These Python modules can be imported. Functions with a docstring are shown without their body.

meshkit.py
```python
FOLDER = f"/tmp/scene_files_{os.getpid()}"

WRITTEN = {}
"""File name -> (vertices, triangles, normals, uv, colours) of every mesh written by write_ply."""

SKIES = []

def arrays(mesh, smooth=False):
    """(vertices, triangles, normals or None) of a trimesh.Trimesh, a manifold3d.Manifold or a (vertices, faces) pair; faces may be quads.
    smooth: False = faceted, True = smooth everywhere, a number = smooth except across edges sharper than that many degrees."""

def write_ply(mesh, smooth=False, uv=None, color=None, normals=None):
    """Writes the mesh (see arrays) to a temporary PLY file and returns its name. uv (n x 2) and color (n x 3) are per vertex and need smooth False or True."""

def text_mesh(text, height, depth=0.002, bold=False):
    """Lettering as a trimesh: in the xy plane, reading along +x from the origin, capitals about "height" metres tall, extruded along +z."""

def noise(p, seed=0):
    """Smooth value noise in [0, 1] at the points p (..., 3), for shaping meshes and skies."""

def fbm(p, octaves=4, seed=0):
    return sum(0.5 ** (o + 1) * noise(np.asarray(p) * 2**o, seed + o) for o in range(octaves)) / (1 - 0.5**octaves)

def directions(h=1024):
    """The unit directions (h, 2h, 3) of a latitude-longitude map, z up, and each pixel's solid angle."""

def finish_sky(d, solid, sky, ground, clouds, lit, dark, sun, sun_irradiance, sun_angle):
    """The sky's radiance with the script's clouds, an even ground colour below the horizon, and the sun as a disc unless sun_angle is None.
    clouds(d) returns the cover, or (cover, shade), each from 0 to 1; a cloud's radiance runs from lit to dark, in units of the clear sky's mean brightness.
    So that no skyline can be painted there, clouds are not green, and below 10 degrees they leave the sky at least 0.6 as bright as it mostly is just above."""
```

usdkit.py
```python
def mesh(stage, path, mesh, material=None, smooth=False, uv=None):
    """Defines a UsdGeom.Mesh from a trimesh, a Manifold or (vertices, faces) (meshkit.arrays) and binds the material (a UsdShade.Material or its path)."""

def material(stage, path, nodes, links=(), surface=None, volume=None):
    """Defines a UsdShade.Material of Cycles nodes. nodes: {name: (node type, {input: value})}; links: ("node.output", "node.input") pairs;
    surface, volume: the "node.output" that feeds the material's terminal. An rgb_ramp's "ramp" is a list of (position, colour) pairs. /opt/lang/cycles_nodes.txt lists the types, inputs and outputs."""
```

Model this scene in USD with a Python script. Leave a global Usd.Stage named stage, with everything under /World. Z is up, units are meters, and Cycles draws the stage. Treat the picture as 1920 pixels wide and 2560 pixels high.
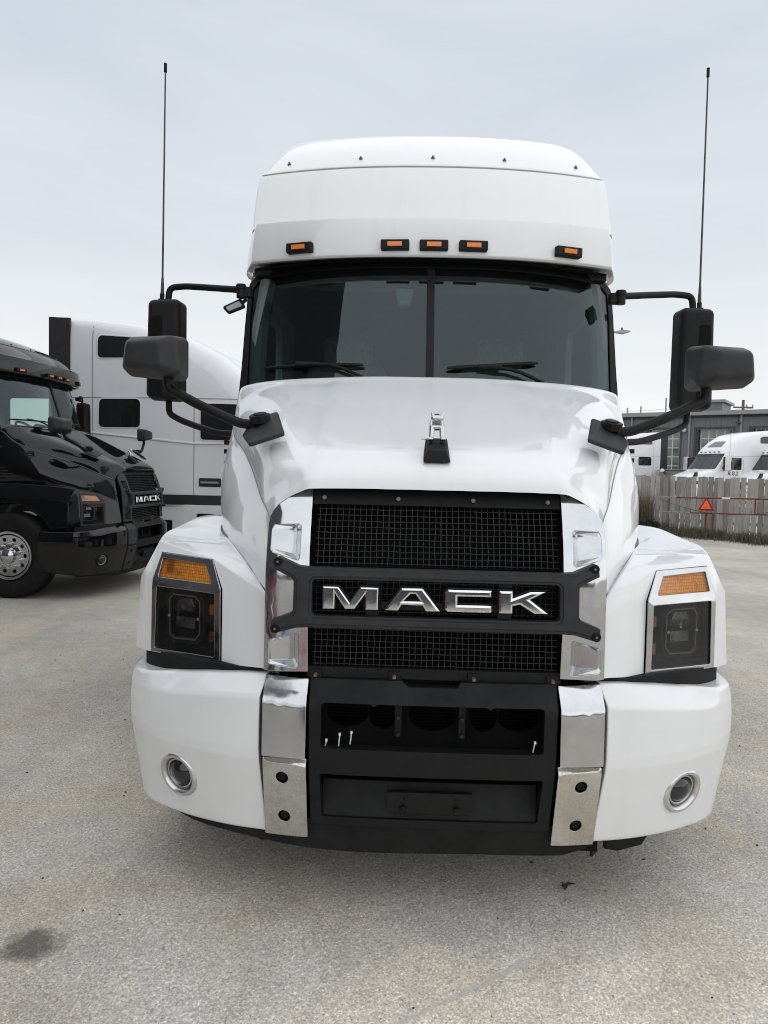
import math, random
import numpy as np, trimesh, manifold3d, shapely, shapely.geometry as sg
from shapely import affinity
from scipy.spatial import Delaunay
from scipy.interpolate import PchipInterpolator as PCH
from pxr import Usd, UsdGeom, UsdLux, UsdShade, Sdf, Gf
import usdkit, meshkit

stage = Usd.Stage.CreateInMemory()
UsdGeom.SetStageUpAxis(stage, UsdGeom.Tokens.z)
UsdGeom.SetStageMetersPerUnit(stage, 1.0)
world = UsdGeom.Xform.Define(stage, '/World')
stage.SetDefaultPrim(world.GetPrim())
rng = np.random.default_rng(7)
random.seed(7)

# ------------------------------------------------------------------ camera
ROLL, PITCH, YAW = 0.022736, -0.057596, -0.024643
CAM = (-0.124, -2.370, 1.62)
cam = UsdGeom.Camera.Define(stage, '/World/camera')
cam.CreateHorizontalApertureAttr(24.0)
cam.CreateVerticalApertureAttr(32.0)
cam.CreateFocalLengthAttr(24.0 * 1775.0 / 1920.0)
cam.CreateClippingRangeAttr(Gf.Vec2f(0.05, 2000))
cam.CreateExposureAttr(0.2)
cy, sy, cp, sp = math.cos(YAW), math.sin(YAW), math.cos(PITCH), math.sin(PITCH)
fw = np.array([sy * cp, cy * cp, sp]); rt = np.array([cy, -sy, 0]); up = np.cross(rt, fw)
c_, s_ = math.cos(ROLL), math.sin(ROLL)
rt, up = c_ * rt + s_ * up, -s_ * rt + c_ * up
cam.AddTransformOp().Set(Gf.Matrix4d(*rt, 0, *up, 0, *(-fw), 0, *CAM, 1))

# ------------------------------------------------------------------ sky and sun (overcast)
SUN_EL, SUN_AZ = math.radians(60), math.radians(125)      # azimuth = atan2(x, y)
sunv = np.array([math.sin(SUN_AZ) * math.cos(SUN_EL), math.cos(SUN_AZ) * math.cos(SUN_EL), math.sin(SUN_EL)])
CL = 7.5
usdkit.material(stage, '/World/Looks/overcast_sky', {
    'tc': ('texture_coordinate', {}),
    'sep': ('separate_xyz', {}),
    'map': ('mapping', {'scale': (1.2, 1.2, 5.0), 'rotation': (0.1, 0.06, 0.4)}),
    'n1': ('noise_texture', {'scale': 1.6, 'detail': 5, 'roughness': 0.55, 'distortion': 0.6}),
    'nr': ('rgb_ramp', {'ramp': [(0.30, (0.93, 0.94, 0.96)), (0.70, (1.06, 1.055, 1.045))]}),
    'grad': ('rgb_ramp', {'ramp': [(0.0, (CL * 1.03, CL * 1.035, CL * 1.01)), (0.13, (CL * .965, CL * .985, CL * .99)), (0.26, (CL * .845, CL * .885, CL * .92)),
                                   (0.48, (CL * .72, CL * .775, CL * .85)), (0.75, (CL * .76, CL * .81, CL * .87)), (1.0, (CL * .80, CL * .84, CL * .89))]}),
    'mul': ('mix', {'mix_type': 'multiply', 'fac': 1.0}),
    'sky': ('sky_texture', {'sky_type': 'single_scattering', 'sun_disc': False, 'sun_elevation': SUN_EL, 'sun_rotation': SUN_AZ}),
    'mixc': ('mix', {'mix_type': 'mix', 'fac': 0.94}),
    'bg': ('background_shader', {'strength': 0.11}),
}, [('tc.generated', 'sep.vector'), ('tc.generated', 'map.vector'), ('map.vector', 'n1.vector'), ('n1.fac', 'nr.fac'), ('sep.z', 'grad.fac'),
    ('grad.color', 'mul.color1'), ('nr.color', 'mul.color2'), ('sky.color', 'mixc.color1'), ('mul.color', 'mixc.color2'), ('mixc.color', 'bg.color')], surface='bg.background')
dome = UsdLux.DomeLight.Define(stage, '/World/sky')
UsdShade.MaterialBindingAPI.Apply(dome.GetPrim()).Bind(UsdShade.Material.Get(stage, '/World/Looks/overcast_sky'))
dome.GetPrim().SetCustomDataByKey('kind', 'structure')
sun = UsdLux.DistantLight.Define(stage, '/World/sun')
sun.CreateNormalizeAttr(True); sun.CreateIntensityAttr(0.30); sun.CreateAngleAttr(150.0); sun.CreateColorAttr(Gf.Vec3f(1.0, 0.975, 0.94))
zax = sunv; xax = np.cross([0, 0, 1.0], zax); xax /= np.linalg.norm(xax); yax = np.cross(zax, xax)
sun.AddTransformOp().Set(Gf.Matrix4d(*xax, 0, *yax, 0, *zax, 0, 0, 0, 30, 1))

# ------------------------------------------------------------------ materials
MATS = {}
def mat(name, nodes, links=(), surface='p.BSDF', **k):
    MATS[name] = usdkit.material(stage, '/World/Looks/' + name, nodes, links, surface=surface, **k)

def simple(name, color, rough=0.5, metal=0.0, bevel=0.0, noise=0.0, nscale=30.0, bump=0.0, bscale=200.0, rvar=0.0, rscale=12.0, coat=0.0, spec=0.5, **kw):
    """A principled material with optional tone noise, roughness noise, fine bump and rounded edges."""
    n = {'p': ('principled_bsdf', dict(base_color=color, roughness=rough, metallic=metal, coat_weight=coat, specular_ior_level=spec, **kw)), 'tc': ('texture_coordinate', {})}
    l = []
    if noise:
        n['nz'] = ('noise_texture', {'scale': nscale, 'detail': 5, 'roughness': 0.65})
        lo = tuple(max(0, c * (1 - noise)) for c in color); hi = tuple(min(1, c * (1 + noise)) for c in color)
        n['rp'] = ('rgb_ramp', {'ramp': [(0.3, lo), (0.7, hi)]})
        l += [('tc.object', 'nz.vector'), ('nz.fac', 'rp.fac'), ('rp.color', 'p.base_color')]
    if rvar:
        n['rn'] = ('noise_texture', {'scale': rscale, 'detail': 6, 'roughness': 0.7})
        n['rm'] = ('map_range', {'from_min': 0.35, 'from_max': 0.75, 'to_min': rough, 'to_max': rough + rvar, 'clamp': True})
        l += [('tc.object', 'rn.vector'), ('rn.fac', 'rm.value'), ('rm.result', 'p.roughness')]
    last = None
    if bevel:
        n['bv'] = ('bevel', {'radius': bevel, 'samples': 6}); last = 'bv.bevel'
    if bump:
        n['bn'] = ('noise_texture', {'scale': bscale, 'detail': 3})
        n['bp'] = ('bump', {'strength': 1.0, 'distance': bump})
        l += [('tc.object', 'bn.vector'), ('bn.fac', 'bp.height')]
        if last: l.append((last, 'bp.normal'))
        last = 'bp.normal'
    if last: l.append((last, 'p.normal'))
    mat(name, n, l)

def paint(name, color, bevel=0.012, dirt=(0.42, 0.40, 0.36), dirt_amt=0.16, coat=1.0, rough=0.35, spec=0.5, chips=0.72):
    """Clear-coated vehicle paint: faint waviness, a little road film low down, sparse chips."""
    mat(name, {
        'tc': ('texture_coordinate', {}), 'sp': ('separate_xyz', {}),
        'n1': ('noise_texture', {'scale': 3.0, 'detail': 6, 'roughness': 0.7}),
        'hz': ('map_range', {'from_min': 0.25, 'from_max': 1.5, 'to_min': 1.0, 'to_max': 0.12, 'clamp': True}),
        'nr': ('map_range', {'from_min': 0.42, 'from_max': 0.8, 'to_min': 0.0, 'to_max': dirt_amt, 'clamp': True}),
        'mm': ('math', {'math_type': 'multiply'}),
        'v': ('voronoi_texture', {'scale': 16.0, 'randomness': 1.0}),
        'vr': ('map_range', {'from_min': 0.010, 'from_max': 0.024, 'to_min': 0.75, 'to_max': 0.0, 'clamp': True}),
        'v2': ('white_noise_texture', {}), 'vt': ('math', {'math_type': 'greater_than', 'value2': chips}), 'vm': ('math', {'math_type': 'multiply'}),
        'sm': ('mapping', {'scale': (9.0, 2.0, 0.45)}), 'sn': ('noise_texture', {'scale': 1.6, 'detail': 5, 'roughness': 0.62}), 'sr': ('rgb_ramp', {'ramp': [(0.34, (0.90, 0.90, 0.885)), (0.47, (1.0, 1.0, 1.0)), (1.0, (1.0, 1.0, 1.0))]}), 'sx': ('mix', {'mix_type': 'multiply', 'fac': 0.28}),
        'mx': ('mix', {'color1': color, 'color2': dirt}),
        'chip': ('mix', {'color2': (0.10, 0.095, 0.09)}),
        'bv': ('bevel', {'radius': bevel, 'samples': 6}),
        'bn': ('noise_texture', {'scale': 5.0, 'detail': 2}), 'bp': ('bump', {'strength': 0.5, 'distance': 0.0004}),
        'p': ('principled_bsdf', {'roughness': rough, 'coat_weight': coat, 'coat_roughness': 0.03, 'specular_ior_level': spec}),
    }, [('tc.object', 'n1.vector'), ('tc.object', 'sp.vector'), ('sp.z', 'hz.value'), ('n1.fac', 'nr.value'), ('hz.result', 'mm.value1'), ('nr.result', 'mm.value2'),
        ('mm.value', 'mx.fac'), ('tc.object', 'v.vector'), ('v.distance', 'vr.value'), ('v.position', 'v2.vector'), ('v2.value', 'vt.value1'), ('vr.result', 'vm.value1'), ('vt.value', 'vm.value2'),
        ('tc.object', 'sm.vector'), ('sm.vector', 'sn.vector'), ('sn.fac', 'sr.fac'), ('mx.color', 'sx.color1'), ('sr.color', 'sx.color2'), ('sx.color', 'chip.color1'), ('vm.value', 'chip.fac'), ('chip.color', 'p.base_color'), ('tc.object', 'bn.vector'), ('bn.fac', 'bp.height'), ('bv.bevel', 'bp.normal'),
        ('bp.normal', 'p.normal'), ('bp.normal', 'p.coat_normal')])

paint('white_paint', (0.79, 0.80, 0.80), chips=0.86)
paint('white_paint_far', (0.76, 0.77, 0.785), bevel=0.02, dirt_amt=0.35)
paint('black_paint', (0.0025, 0.0025, 0.003), dirt=(0.03, 0.029, 0.027), dirt_amt=0.05, spec=0.0, chips=0.99)
simple('chrome', (0.60, 0.61, 0.62), 0.05, 1.0, bevel=0.004, noise=0.10, nscale=6, rvar=0.20, rscale=9, bump=0.0003, bscale=7)
simple('letter_chrome', (0.84, 0.85, 0.86), 0.03, 1.0, rvar=0.06, rscale=20)
mat('dirty_chrome', {
    'tc': ('texture_coordinate', {}), 'n': ('noise_texture', {'scale': 130, 'detail': 4, 'roughness': 0.7}), 'n2': ('noise_texture', {'scale': 14, 'detail': 5, 'roughness': 0.7}),
    'mu': ('math', {'math_type': 'multiply'}), 'r': ('map_range', {'from_min': 0.25, 'from_max': 0.42, 'to_min': 0.10, 'to_max': 0.42, 'clamp': True}),
    'c': ('rgb_ramp', {'ramp': [(0.20, (0.62, 0.61, 0.59)), (0.36, (0.50, 0.47, 0.43))]}),
    'b': ('bump', {'strength': 0.4, 'distance': 0.0008}), 'bv': ('bevel', {'radius': 0.004, 'samples': 4}),
    'p': ('principled_bsdf', {'metallic': 1.0})},
    [('tc.object', 'n.vector'), ('tc.object', 'n2.vector'), ('n.fac', 'mu.value1'), ('n2.fac', 'mu.value2'), ('mu.value', 'r.value'), ('mu.value', 'c.fac'), ('r.result', 'p.roughness'), ('c.color', 'p.base_color'),
     ('n.fac', 'b.height'), ('bv.bevel', 'b.normal'), ('b.normal', 'p.normal')])
simple('black_plastic', (0.0034, 0.0035, 0.0040), 0.5, spec=0.30, bevel=0.004, noise=0.35, nscale=14, bump=0.0003, bscale=700, rvar=0.2, rscale=10)
simple('grey_plastic', (0.021, 0.0215, 0.0235), 0.5, spec=0.4, bevel=0.005, noise=0.25, nscale=18, bump=0.0004, bscale=600, rvar=0.18, rscale=10)
simple('flat_black', (0.003, 0.003, 0.0032), 0.8, spec=0.2, noise=0.5, nscale=25)
simple('wire_steel', (0.038, 0.038, 0.040), 0.45, noise=0.3, nscale=30)
simple('rubber', (0.009, 0.009, 0.0095), 0.75, spec=0.3, noise=0.5, nscale=9, bump=0.001, bscale=90)
simple('aluminium', (0.66, 0.66, 0.65), 0.22, 1.0, rvar=0.2, rscale=18, bevel=0.003)
simple('bolt_steel', (0.20, 0.19, 0.18), 0.4, 0.8)
simple('rusty_bolt', (0.20, 0.12, 0.075), 0.7, 0.3, noise=0.5, nscale=60)
simple('orange_lamp', (0.90, 0.26, 0.012), 0.25, bump=0.002, bscale=220, coat=1.0, emission_color=(1.0, 0.25, 0.01), emission_strength=0.0)
simple('interior_dark', (0.022, 0.026, 0.027), 0.8, noise=0.3, nscale=6)
simple('interior_trim', (0.13, 0.15, 0.15), 0.75, noise=0.2, nscale=5)
simple('seat_cloth', (0.11, 0.115, 0.12), 0.9, noise=0.3, nscale=40)
simple('white_nylon', (0.75, 0.75, 0.73), 0.5)
simple('antenna_rod', (0.055, 0.05, 0.052), 0.5, noise=0.3, nscale=80)
simple('dark_grey_pipe', (0.09, 0.08, 0.08), 0.7, noise=0.5, nscale=20)
simple('seam_grey', (0.22, 0.22, 0.23), 0.6)
simple('lamp_grey', (0.30, 0.31, 0.32), 0.3, coat=0.6)

def pane(name, tint, ior=1.5, rough=0.0, dust=0.0, gloss=(1, 1, 1)):
    n = {'t': ('transparent_bsdf', {'color': tint}), 'g': ('glossy_bsdf', {'color': gloss, 'roughness': rough}), 'f': ('fresnel', {'IOR': ior}), 'm': ('mix_closure', {})}
    l = [('f.fac', 'm.fac'), ('t.BSDF', 'm.closure1'), ('g.BSDF', 'm.closure2')]
    surf = 'm.closure'
    if dust:
        n.update({'tc': ('texture_coordinate', {}), 'n': ('noise_texture', {'scale': 2.5, 'detail': 5}), 'd': ('diffuse_bsdf', {'color': (0.5, 0.5, 0.48)}),
                  'r': ('map_range', {'from_min': 0.4, 'from_max': 0.8, 'to_min': dust * .3, 'to_max': dust, 'clamp': True}), 'm2': ('mix_closure', {})})
        l += [('tc.object', 'n.vector'), ('n.fac', 'r.value'), ('r.result', 'm2.fac'), ('m.closure', 'm2.closure1'), ('d.BSDF', 'm2.closure2')]
        surf = 'm2.closure'
    mat(name, n, l, surface=surf)
pane('windshield_glass', (0.62, 0.76, 0.72), 1.66, dust=0.006, gloss=(0.84, 0.96, 1.0))
pane('side_glass', (0.50, 0.60, 0.58), 1.55)
pane('smoked_lens', (0.66, 0.66, 0.68), 1.52, dust=0.02)
pane('clear_lens', (0.97, 0.97, 0.97), 1.38, dust=0.02)
pane('lamp_glass', (0.80, 0.82, 0.85), 1.55)
simple('dark_glass', (0.008, 0.009, 0.010), 0.04, coat=0.5)
mat('amber_reflector', {
    'tc': ('texture_coordinate', {}), 'b': ('brick_texture', {'scale': 40, 'color1': (1.0, 0.50, 0.05), 'color2': (0.95, 0.32, 0.015), 'mortar': (0.55, 0.15, 0.01), 'mortar_size': 0.025, 'brick_width': 0.34, 'row_height': 0.46, 'offset': 0.0}),
    'mp': ('mapping', {'rotation': (math.radians(90), 0, 0)}), 'n': ('noise_texture', {'scale': 11, 'detail': 1}), 'nr': ('rgb_ramp', {'ramp': [(0.32, (0.35, 0.27, 0.2)), (0.42, (0.9, 0.85, 0.8)), (0.60, (1, 1, 1))]}),
    'mu': ('mix', {'mix_type': 'multiply', 'fac': 1.0}), 'bp': ('bump', {'strength': 1.0, 'distance': 0.003}),
    'p': ('principled_bsdf', {'roughness': 0.2, 'coat_weight': 1.0})},
    [('tc.object', 'mp.vector'), ('mp.vector', 'b.vector'), ('tc.object', 'n.vector'), ('n.fac', 'nr.fac'), ('b.color', 'mu.color1'), ('nr.color', 'mu.color2'), ('mu.color', 'p.base_color'), ('b.fac', 'bp.height'), ('bp.normal', 'p.normal')])

# ------------------------------------------------------------------ scene helpers
USED = {}
def path_for(parent, name):
    k = (parent, name); n = USED.get(k, 0); USED[k] = n + 1
    return f'{parent}/{name}' if n == 0 else f'{parent}/{name}_{n:03d}'
def cdata(prim, **kw):
    for k, v in kw.items():
        if v: prim.SetCustomDataByKey(k, v)
    return prim
def obj(name, mesh=None, m=None, parent='/World', smooth=32, label=None, **kw):
    p = path_for(str(parent), name)
    if isinstance(mesh, (list, tuple)) and len(mesh) and not isinstance(mesh[0], np.ndarray): mesh = trimesh.util.concatenate(list(mesh))
    g = usdkit.mesh(stage, p, mesh, MATS[m], smooth=smooth)
    cdata(g.GetPrim(), label=label, **kw)
    return p
def thing(name, label, cat, loc=(0, 0, 0), rz=0.0, group=None, kind=None):
    p = path_for('/World', name)
    x = UsdGeom.Xform.Define(stage, p); x.AddTranslateOp().Set(Gf.Vec3d(*map(float, loc))); x.AddRotateZOp().Set(float(rz))
    cdata(x.GetPrim(), label=label, category=cat, group=group, kind=kind)
    return p
def ref_copy(src, name, label, cat, loc, rz, group=None, instance=True):
    p = thing(name, label, cat, loc, rz, group)
    pr = stage.GetPrimAtPath(p); pr.GetReferences().AddInternalReference(src)
    if instance: pr.SetInstanceable(True)
    return p

# ------------------------------------------------------------------ mesh helpers
def tm(v, f): return trimesh.Trimesh(np.asarray(v, float), np.asarray(f, int), process=False)
def cat(*ms):
    out = []
    for m in ms: out += list(m) if isinstance(m, (list, tuple)) else [m]
    return trimesh.util.concatenate(out)
def box(x0, x1, y0, y1, z0, z1):
    m = trimesh.creation.box((abs(x1 - x0), abs(y1 - y0), abs(z1 - z0))); m.apply_translation(((x0 + x1) / 2, (y0 + y1) / 2, (z0 + z1) / 2)); return m
def mir(m):
    m = m.copy(); v = m.vertices.copy(); v[:, 0] *= -1
    return tm(v, m.faces[:, ::-1])
def side(m, s): return m if s > 0 else mir(m)
def from_mani(m):
    q = m.to_mesh(); return tm(q.vert_properties[:, :3], q.tri_verts)
def hull(pts, r=0.0, seg=16):
    """Rounded solid: the hull of spheres at pts."""
    if np.ndim(r) == 0 and r <= 0: return trimesh.Trimesh(np.asarray(pts)).convex_hull
    sp = trimesh.creation.icosphere(2, 1.0).vertices
    rr = np.broadcast_to(r, len(pts))
    return trimesh.Trimesh(np.vstack([np.asarray(p) + sp * q for p, q in zip(pts, rr)])).convex_hull
def tube(pts, r, seg=12, smooth_n=0, caps=True):
    P = np.asarray(pts, float)
    if smooth_n:
        d = np.r_[0, np.cumsum(np.linalg.norm(np.diff(P, axis=0), axis=1))]
        from scipy.interpolate import make_interp_spline
        Q = []
        for i in range(len(P)):      # corner rounding by quadratic arcs
            if i in (0, len(P) - 1): Q.append(P[i]); continue
            a, b = P[i - 1], P[i + 1]; la, lb = np.linalg.norm(a - P[i]), np.linalg.norm(b - P[i])
            q = min(la, lb) * 0.42; A = P[i] + (a - P[i]) / la * q; Bq = P[i] + (b - P[i]) / lb * q
            for t in np.linspace(0, 1, smooth_n): Q.append((1 - t) ** 2 * A + 2 * t * (1 - t) * P[i] + t * t * Bq)
        P = np.array(Q)
    n = len(P); T = np.gradient(P, axis=0); T /= np.linalg.norm(T, axis=1, keepdims=True)
    u = np.cross(T[0], [0.123, 0.45, 0.88]); u /= np.linalg.norm(u); V = []
    rr = np.broadcast_to(r, n)
    for i in range(n):
        u = u - T[i] * (u @ T[i]); u /= np.linalg.norm(u); w = np.cross(T[i], u)
        a = np.linspace(0, 2 * np.pi, seg, endpoint=False)
        V.append(P[i] + rr[i] * (np.cos(a)[:, None] * u + np.sin(a)[:, None] * w))
    V = np.vstack(V); F = []
    for i in range(n - 1):
        for j in range(seg):
            a, b = i * seg + j, i * seg + (j + 1) % seg
            F += [[a, b, b + seg], [a, b + seg, a + seg]]
    if caps:
        V = np.vstack([V, P[0], P[-1]]); m = len(V)
        for j in range(seg):
            F += [[(j + 1) % seg, j, m - 2], [(n - 1) * seg + j, (n - 1) * seg + (j + 1) % seg, m - 1]]
    return tm(V, F)
def grid(P, close_u=False):
    """Surface through a (n, m, 3) array of points."""
    P = np.asarray(P, float); n, m = P.shape[:2]; F = []
    mm = m if close_u else m - 1
    for i in range(n - 1):
        for j in range(mm):
            a, b = i * m + j, i * m + (j + 1) % m
            F += [[a, b, b + m], [a, b + m, a + m]]
    return tm(P.reshape(-1, 3), F)
def dens(line, n=None, step=None):
    """Points along a polyline at even spacing, keeping its corners."""
    out = []
    L = np.asarray(line, float)
    for a, b in zip(L[:-1], L[1:]):
        k = n or max(1, int(math.ceil(np.linalg.norm(b - a) / step)))
        for t in np.linspace(0, 1, k, endpoint=False): out.append(a + (b - a) * t)
    out.append(L[-1]); return np.array(out)
def panel(poly, F, t=0.02, ml=0.05, put=None):
    """A plate with the outline poly (u, v): front face at depth F(u, v), back face t behind it, walls round every edge and hole."""
    if not isinstance(poly, sg.Polygon): poly = sg.Polygon(poly)
    put = put or (lambda u, v, d: np.stack([u, d, v], 1))
    poly = poly.buffer(0)
    if isinstance(poly, sg.MultiPolygon): return cat([panel(g, F, t, ml, put) for g in poly.geoms])
    pts = []
    for ring in [poly.exterior] + list(poly.interiors): pts.append(dens(np.array(ring.coords), step=ml)[:-1])
    bnd = np.vstack(pts)
    x0, y0, x1, y1 = poly.bounds
    gx, gy = np.meshgrid(np.arange(x0 + ml * .5, x1, ml), np.arange(y0 + ml * .5, y1, ml)); g = np.stack([gx.ravel(), gy.ravel()], 1)
    inner = poly.buffer(-ml * 0.45)
    if len(g) and not inner.is_empty:
        g = g[shapely.contains_xy(inner, g[:, 0], g[:, 1])]; bnd = np.vstack([bnd, g])
    bnd = bnd + 0.0
    tri = Delaunay(bnd).simplices
    c = bnd[tri].mean(1)
    a = bnd[tri]; ar = 0.5 * ((a[:, 1, 0] - a[:, 0, 0]) * (a[:, 2, 1] - a[:, 0, 1]) - (a[:, 2, 0] - a[:, 0, 0]) * (a[:, 1, 1] - a[:, 0, 1]))
    ok = shapely.contains_xy(poly, c[:, 0], c[:, 1]) & (np.abs(ar) > 1e-9)
    tri, ar = tri[ok], ar[ok]
    tri[ar < 0] = tri[ar < 0][:, ::-1]
    d = np.asarray(F(bnd[:, 0], bnd[:, 1]), float) + np.zeros(len(bnd))
    N = len(bnd)
    V = np.vstack([put(bnd[:, 0], bnd[:, 1], d), put(bnd[:, 0], bnd[:, 1], d + t)])
    e = np.vstack([tri[:, [0, 1]], tri[:, [1, 2]], tri[:, [2, 0]]])
    key = {}
    for p, q in e: key[(p, q)] = 1
    be = [(p, q) for p, q in e if (q, p) not in key]
    F3 = [tri, tri[:, ::-1] + N]
    if be:
        b = np.array(be); F3 += [np.stack([b[:, 1], b[:, 0], b[:, 0] + N], 1), np.stack([b[:, 1], b[:, 0] + N, b[:, 1] + N], 1)]
    return tm(V, np.vstack(F3))
def sheet(*a, **k):
    """Only the front face of a panel: a pane."""
    m = panel(*a, **k); h = len(m.vertices) // 2
    return tm(m.vertices[:h], m.faces[(m.faces < h).all(1)])
def rpoly(pts, r):
    """Polygon with rounded corners."""
    p = sg.Polygon(pts); return p.buffer(-r, join_style=2).buffer(r, quad_segs=5) if r > 0 else p
def xflip(pts): return [(-x, z) for x, z in pts][::-1]
def letter(poly, y0, depth, bev, F):
    """Bevelled raised letter facing -y."""
    inn = poly.buffer(-bev, join_style=2, mitre_limit=4)
    while not isinstance(inn, sg.Polygon) or len(inn.interiors) != len(poly.interiors):
        bev *= .85; inn = poly.buffer(-bev, join_style=2, mitre_limit=4)
    vs, fs = trimesh.creation.triangulate_polygon(inn, engine='earcut'); parts = []
    vs = np.asarray(vs); parts.append(tm(np.stack([vs[:, 0], F(vs[:, 0], vs[:, 1]) + y0, vs[:, 1]], 1), fs))
    def ring(a, da, b, db):
        A, Bp = np.array(a.coords)[:-1], np.array(b.coords)[:-1]
        ln = sg.LinearRing(A); V, Fs = [], []
        n = len(A)
        # match by nearest along mitre
        j0 = [int(np.argmin(np.linalg.norm(Bp - q, axis=1))) for q in A]
        for i in range(n):
            k = (i + 1) % n; q = [(A[i], da), (A[k], da), (Bp[j0[k]], db), (Bp[j0[i]], db)]
            m = len(V)
            for (u, v), d in q: V.append((u, float(F(np.array([u]), np.array([v]))[0]) + d, v))
            Fs += [[m, m + 1, m + 2], [m, m + 2, m + 3]]
        return tm(V, Fs)
    for a, b in [(poly.exterior, inn.exterior)] + list(zip(poly.interiors, inn.interiors)):
        parts.append(ring(a, y0 + bev * .8, b, y0)); parts.append(ring(a, y0 + depth, a, y0 + bev * .8))
    m = cat(parts); m.merge_vertices(); m.fix_normals(); return m
def disc(c, r, axis, t, seg=24):
    m = trimesh.creation.cylinder(r, t, sections=seg); m.apply_transform(trimesh.geometry.align_vectors([0, 0, 1], axis)); m.apply_translation(c); return m
def revolve(profile, seg=48, axis='x', c=(0, 0, 0)):
    m = trimesh.creation.revolve(np.asarray(profile, float), sections=seg)
    if axis == 'x': m.apply_transform(trimesh.transformations.rotation_matrix(math.pi / 2, [0, 1, 0]))
    if axis == 'y': m.apply_transform(trimesh.transformations.rotation_matrix(math.pi / 2, [1, 0, 0]))
    m.apply_translation(c); return m
def torus(c, R, r, axis=(0, 1, 0), seg=36, seg2=8, sq=1.0):
    a = np.linspace(0, 2 * np.pi, seg, endpoint=False); b = np.linspace(0, 2 * np.pi, seg2, endpoint=False)
    P = np.array([[((R + r * np.cos(v)) * np.cos(u), (R + r * np.cos(v)) * np.sin(u), r * np.sin(v)) for v in b] for u in a])
    P = np.concatenate([P, P[:1]]); m = grid(P, True); m.apply_transform(trimesh.geometry.align_vectors([0, 0, 1], axis)); m.apply_translation(c); return m
def smoothstep(a, b, x):
    t = np.clip((x - a) / (b - a), 0, 1); return t * t * (3 - 2 * t)

# ------------------------------------------------------------------ truck shape functions (truck faces -y, nose at y = 0)
PX = PCH([0, .25, .43, .595, .72, .87, 1.0, 1.1, 1.16, 1.2, 1.22], [0, .002, .014, .05, .082, .14, .21, .29, .36, .44, .60])
def inset(z, zt=0.878, facet=0.05):
    z = np.asarray(z, float)
    return facet * np.clip((z - (zt - .056)) / .056, 0, 1) + .078 * np.clip((.615 - z) / .31, 0, 1)
def F_bump(x, z): return PX(np.minimum(np.abs(x), 1.22)) + inset(z)
def F_gr(x, z):
    z = np.asarray(z, float)
    return .060 + .05 * (z - .92) + .60 * np.maximum(0, z - 1.25) ** 1.5 + .10 * np.maximum(0, np.abs(x) - .44) + .7 * np.maximum(0, np.abs(x) - .565)
def F_hl(x, z): return .25 + (np.abs(x) - .79) * .47 + np.clip(np.asarray(z) - 1.16, 0, 1) * .35 + .02 * (np.asarray(z) - .9)
def F_ws(x, z): return 1.22 + (np.asarray(z) - 2.1) * .33 + .30 * (np.abs(x) / 1.02) ** 2.4

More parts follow.
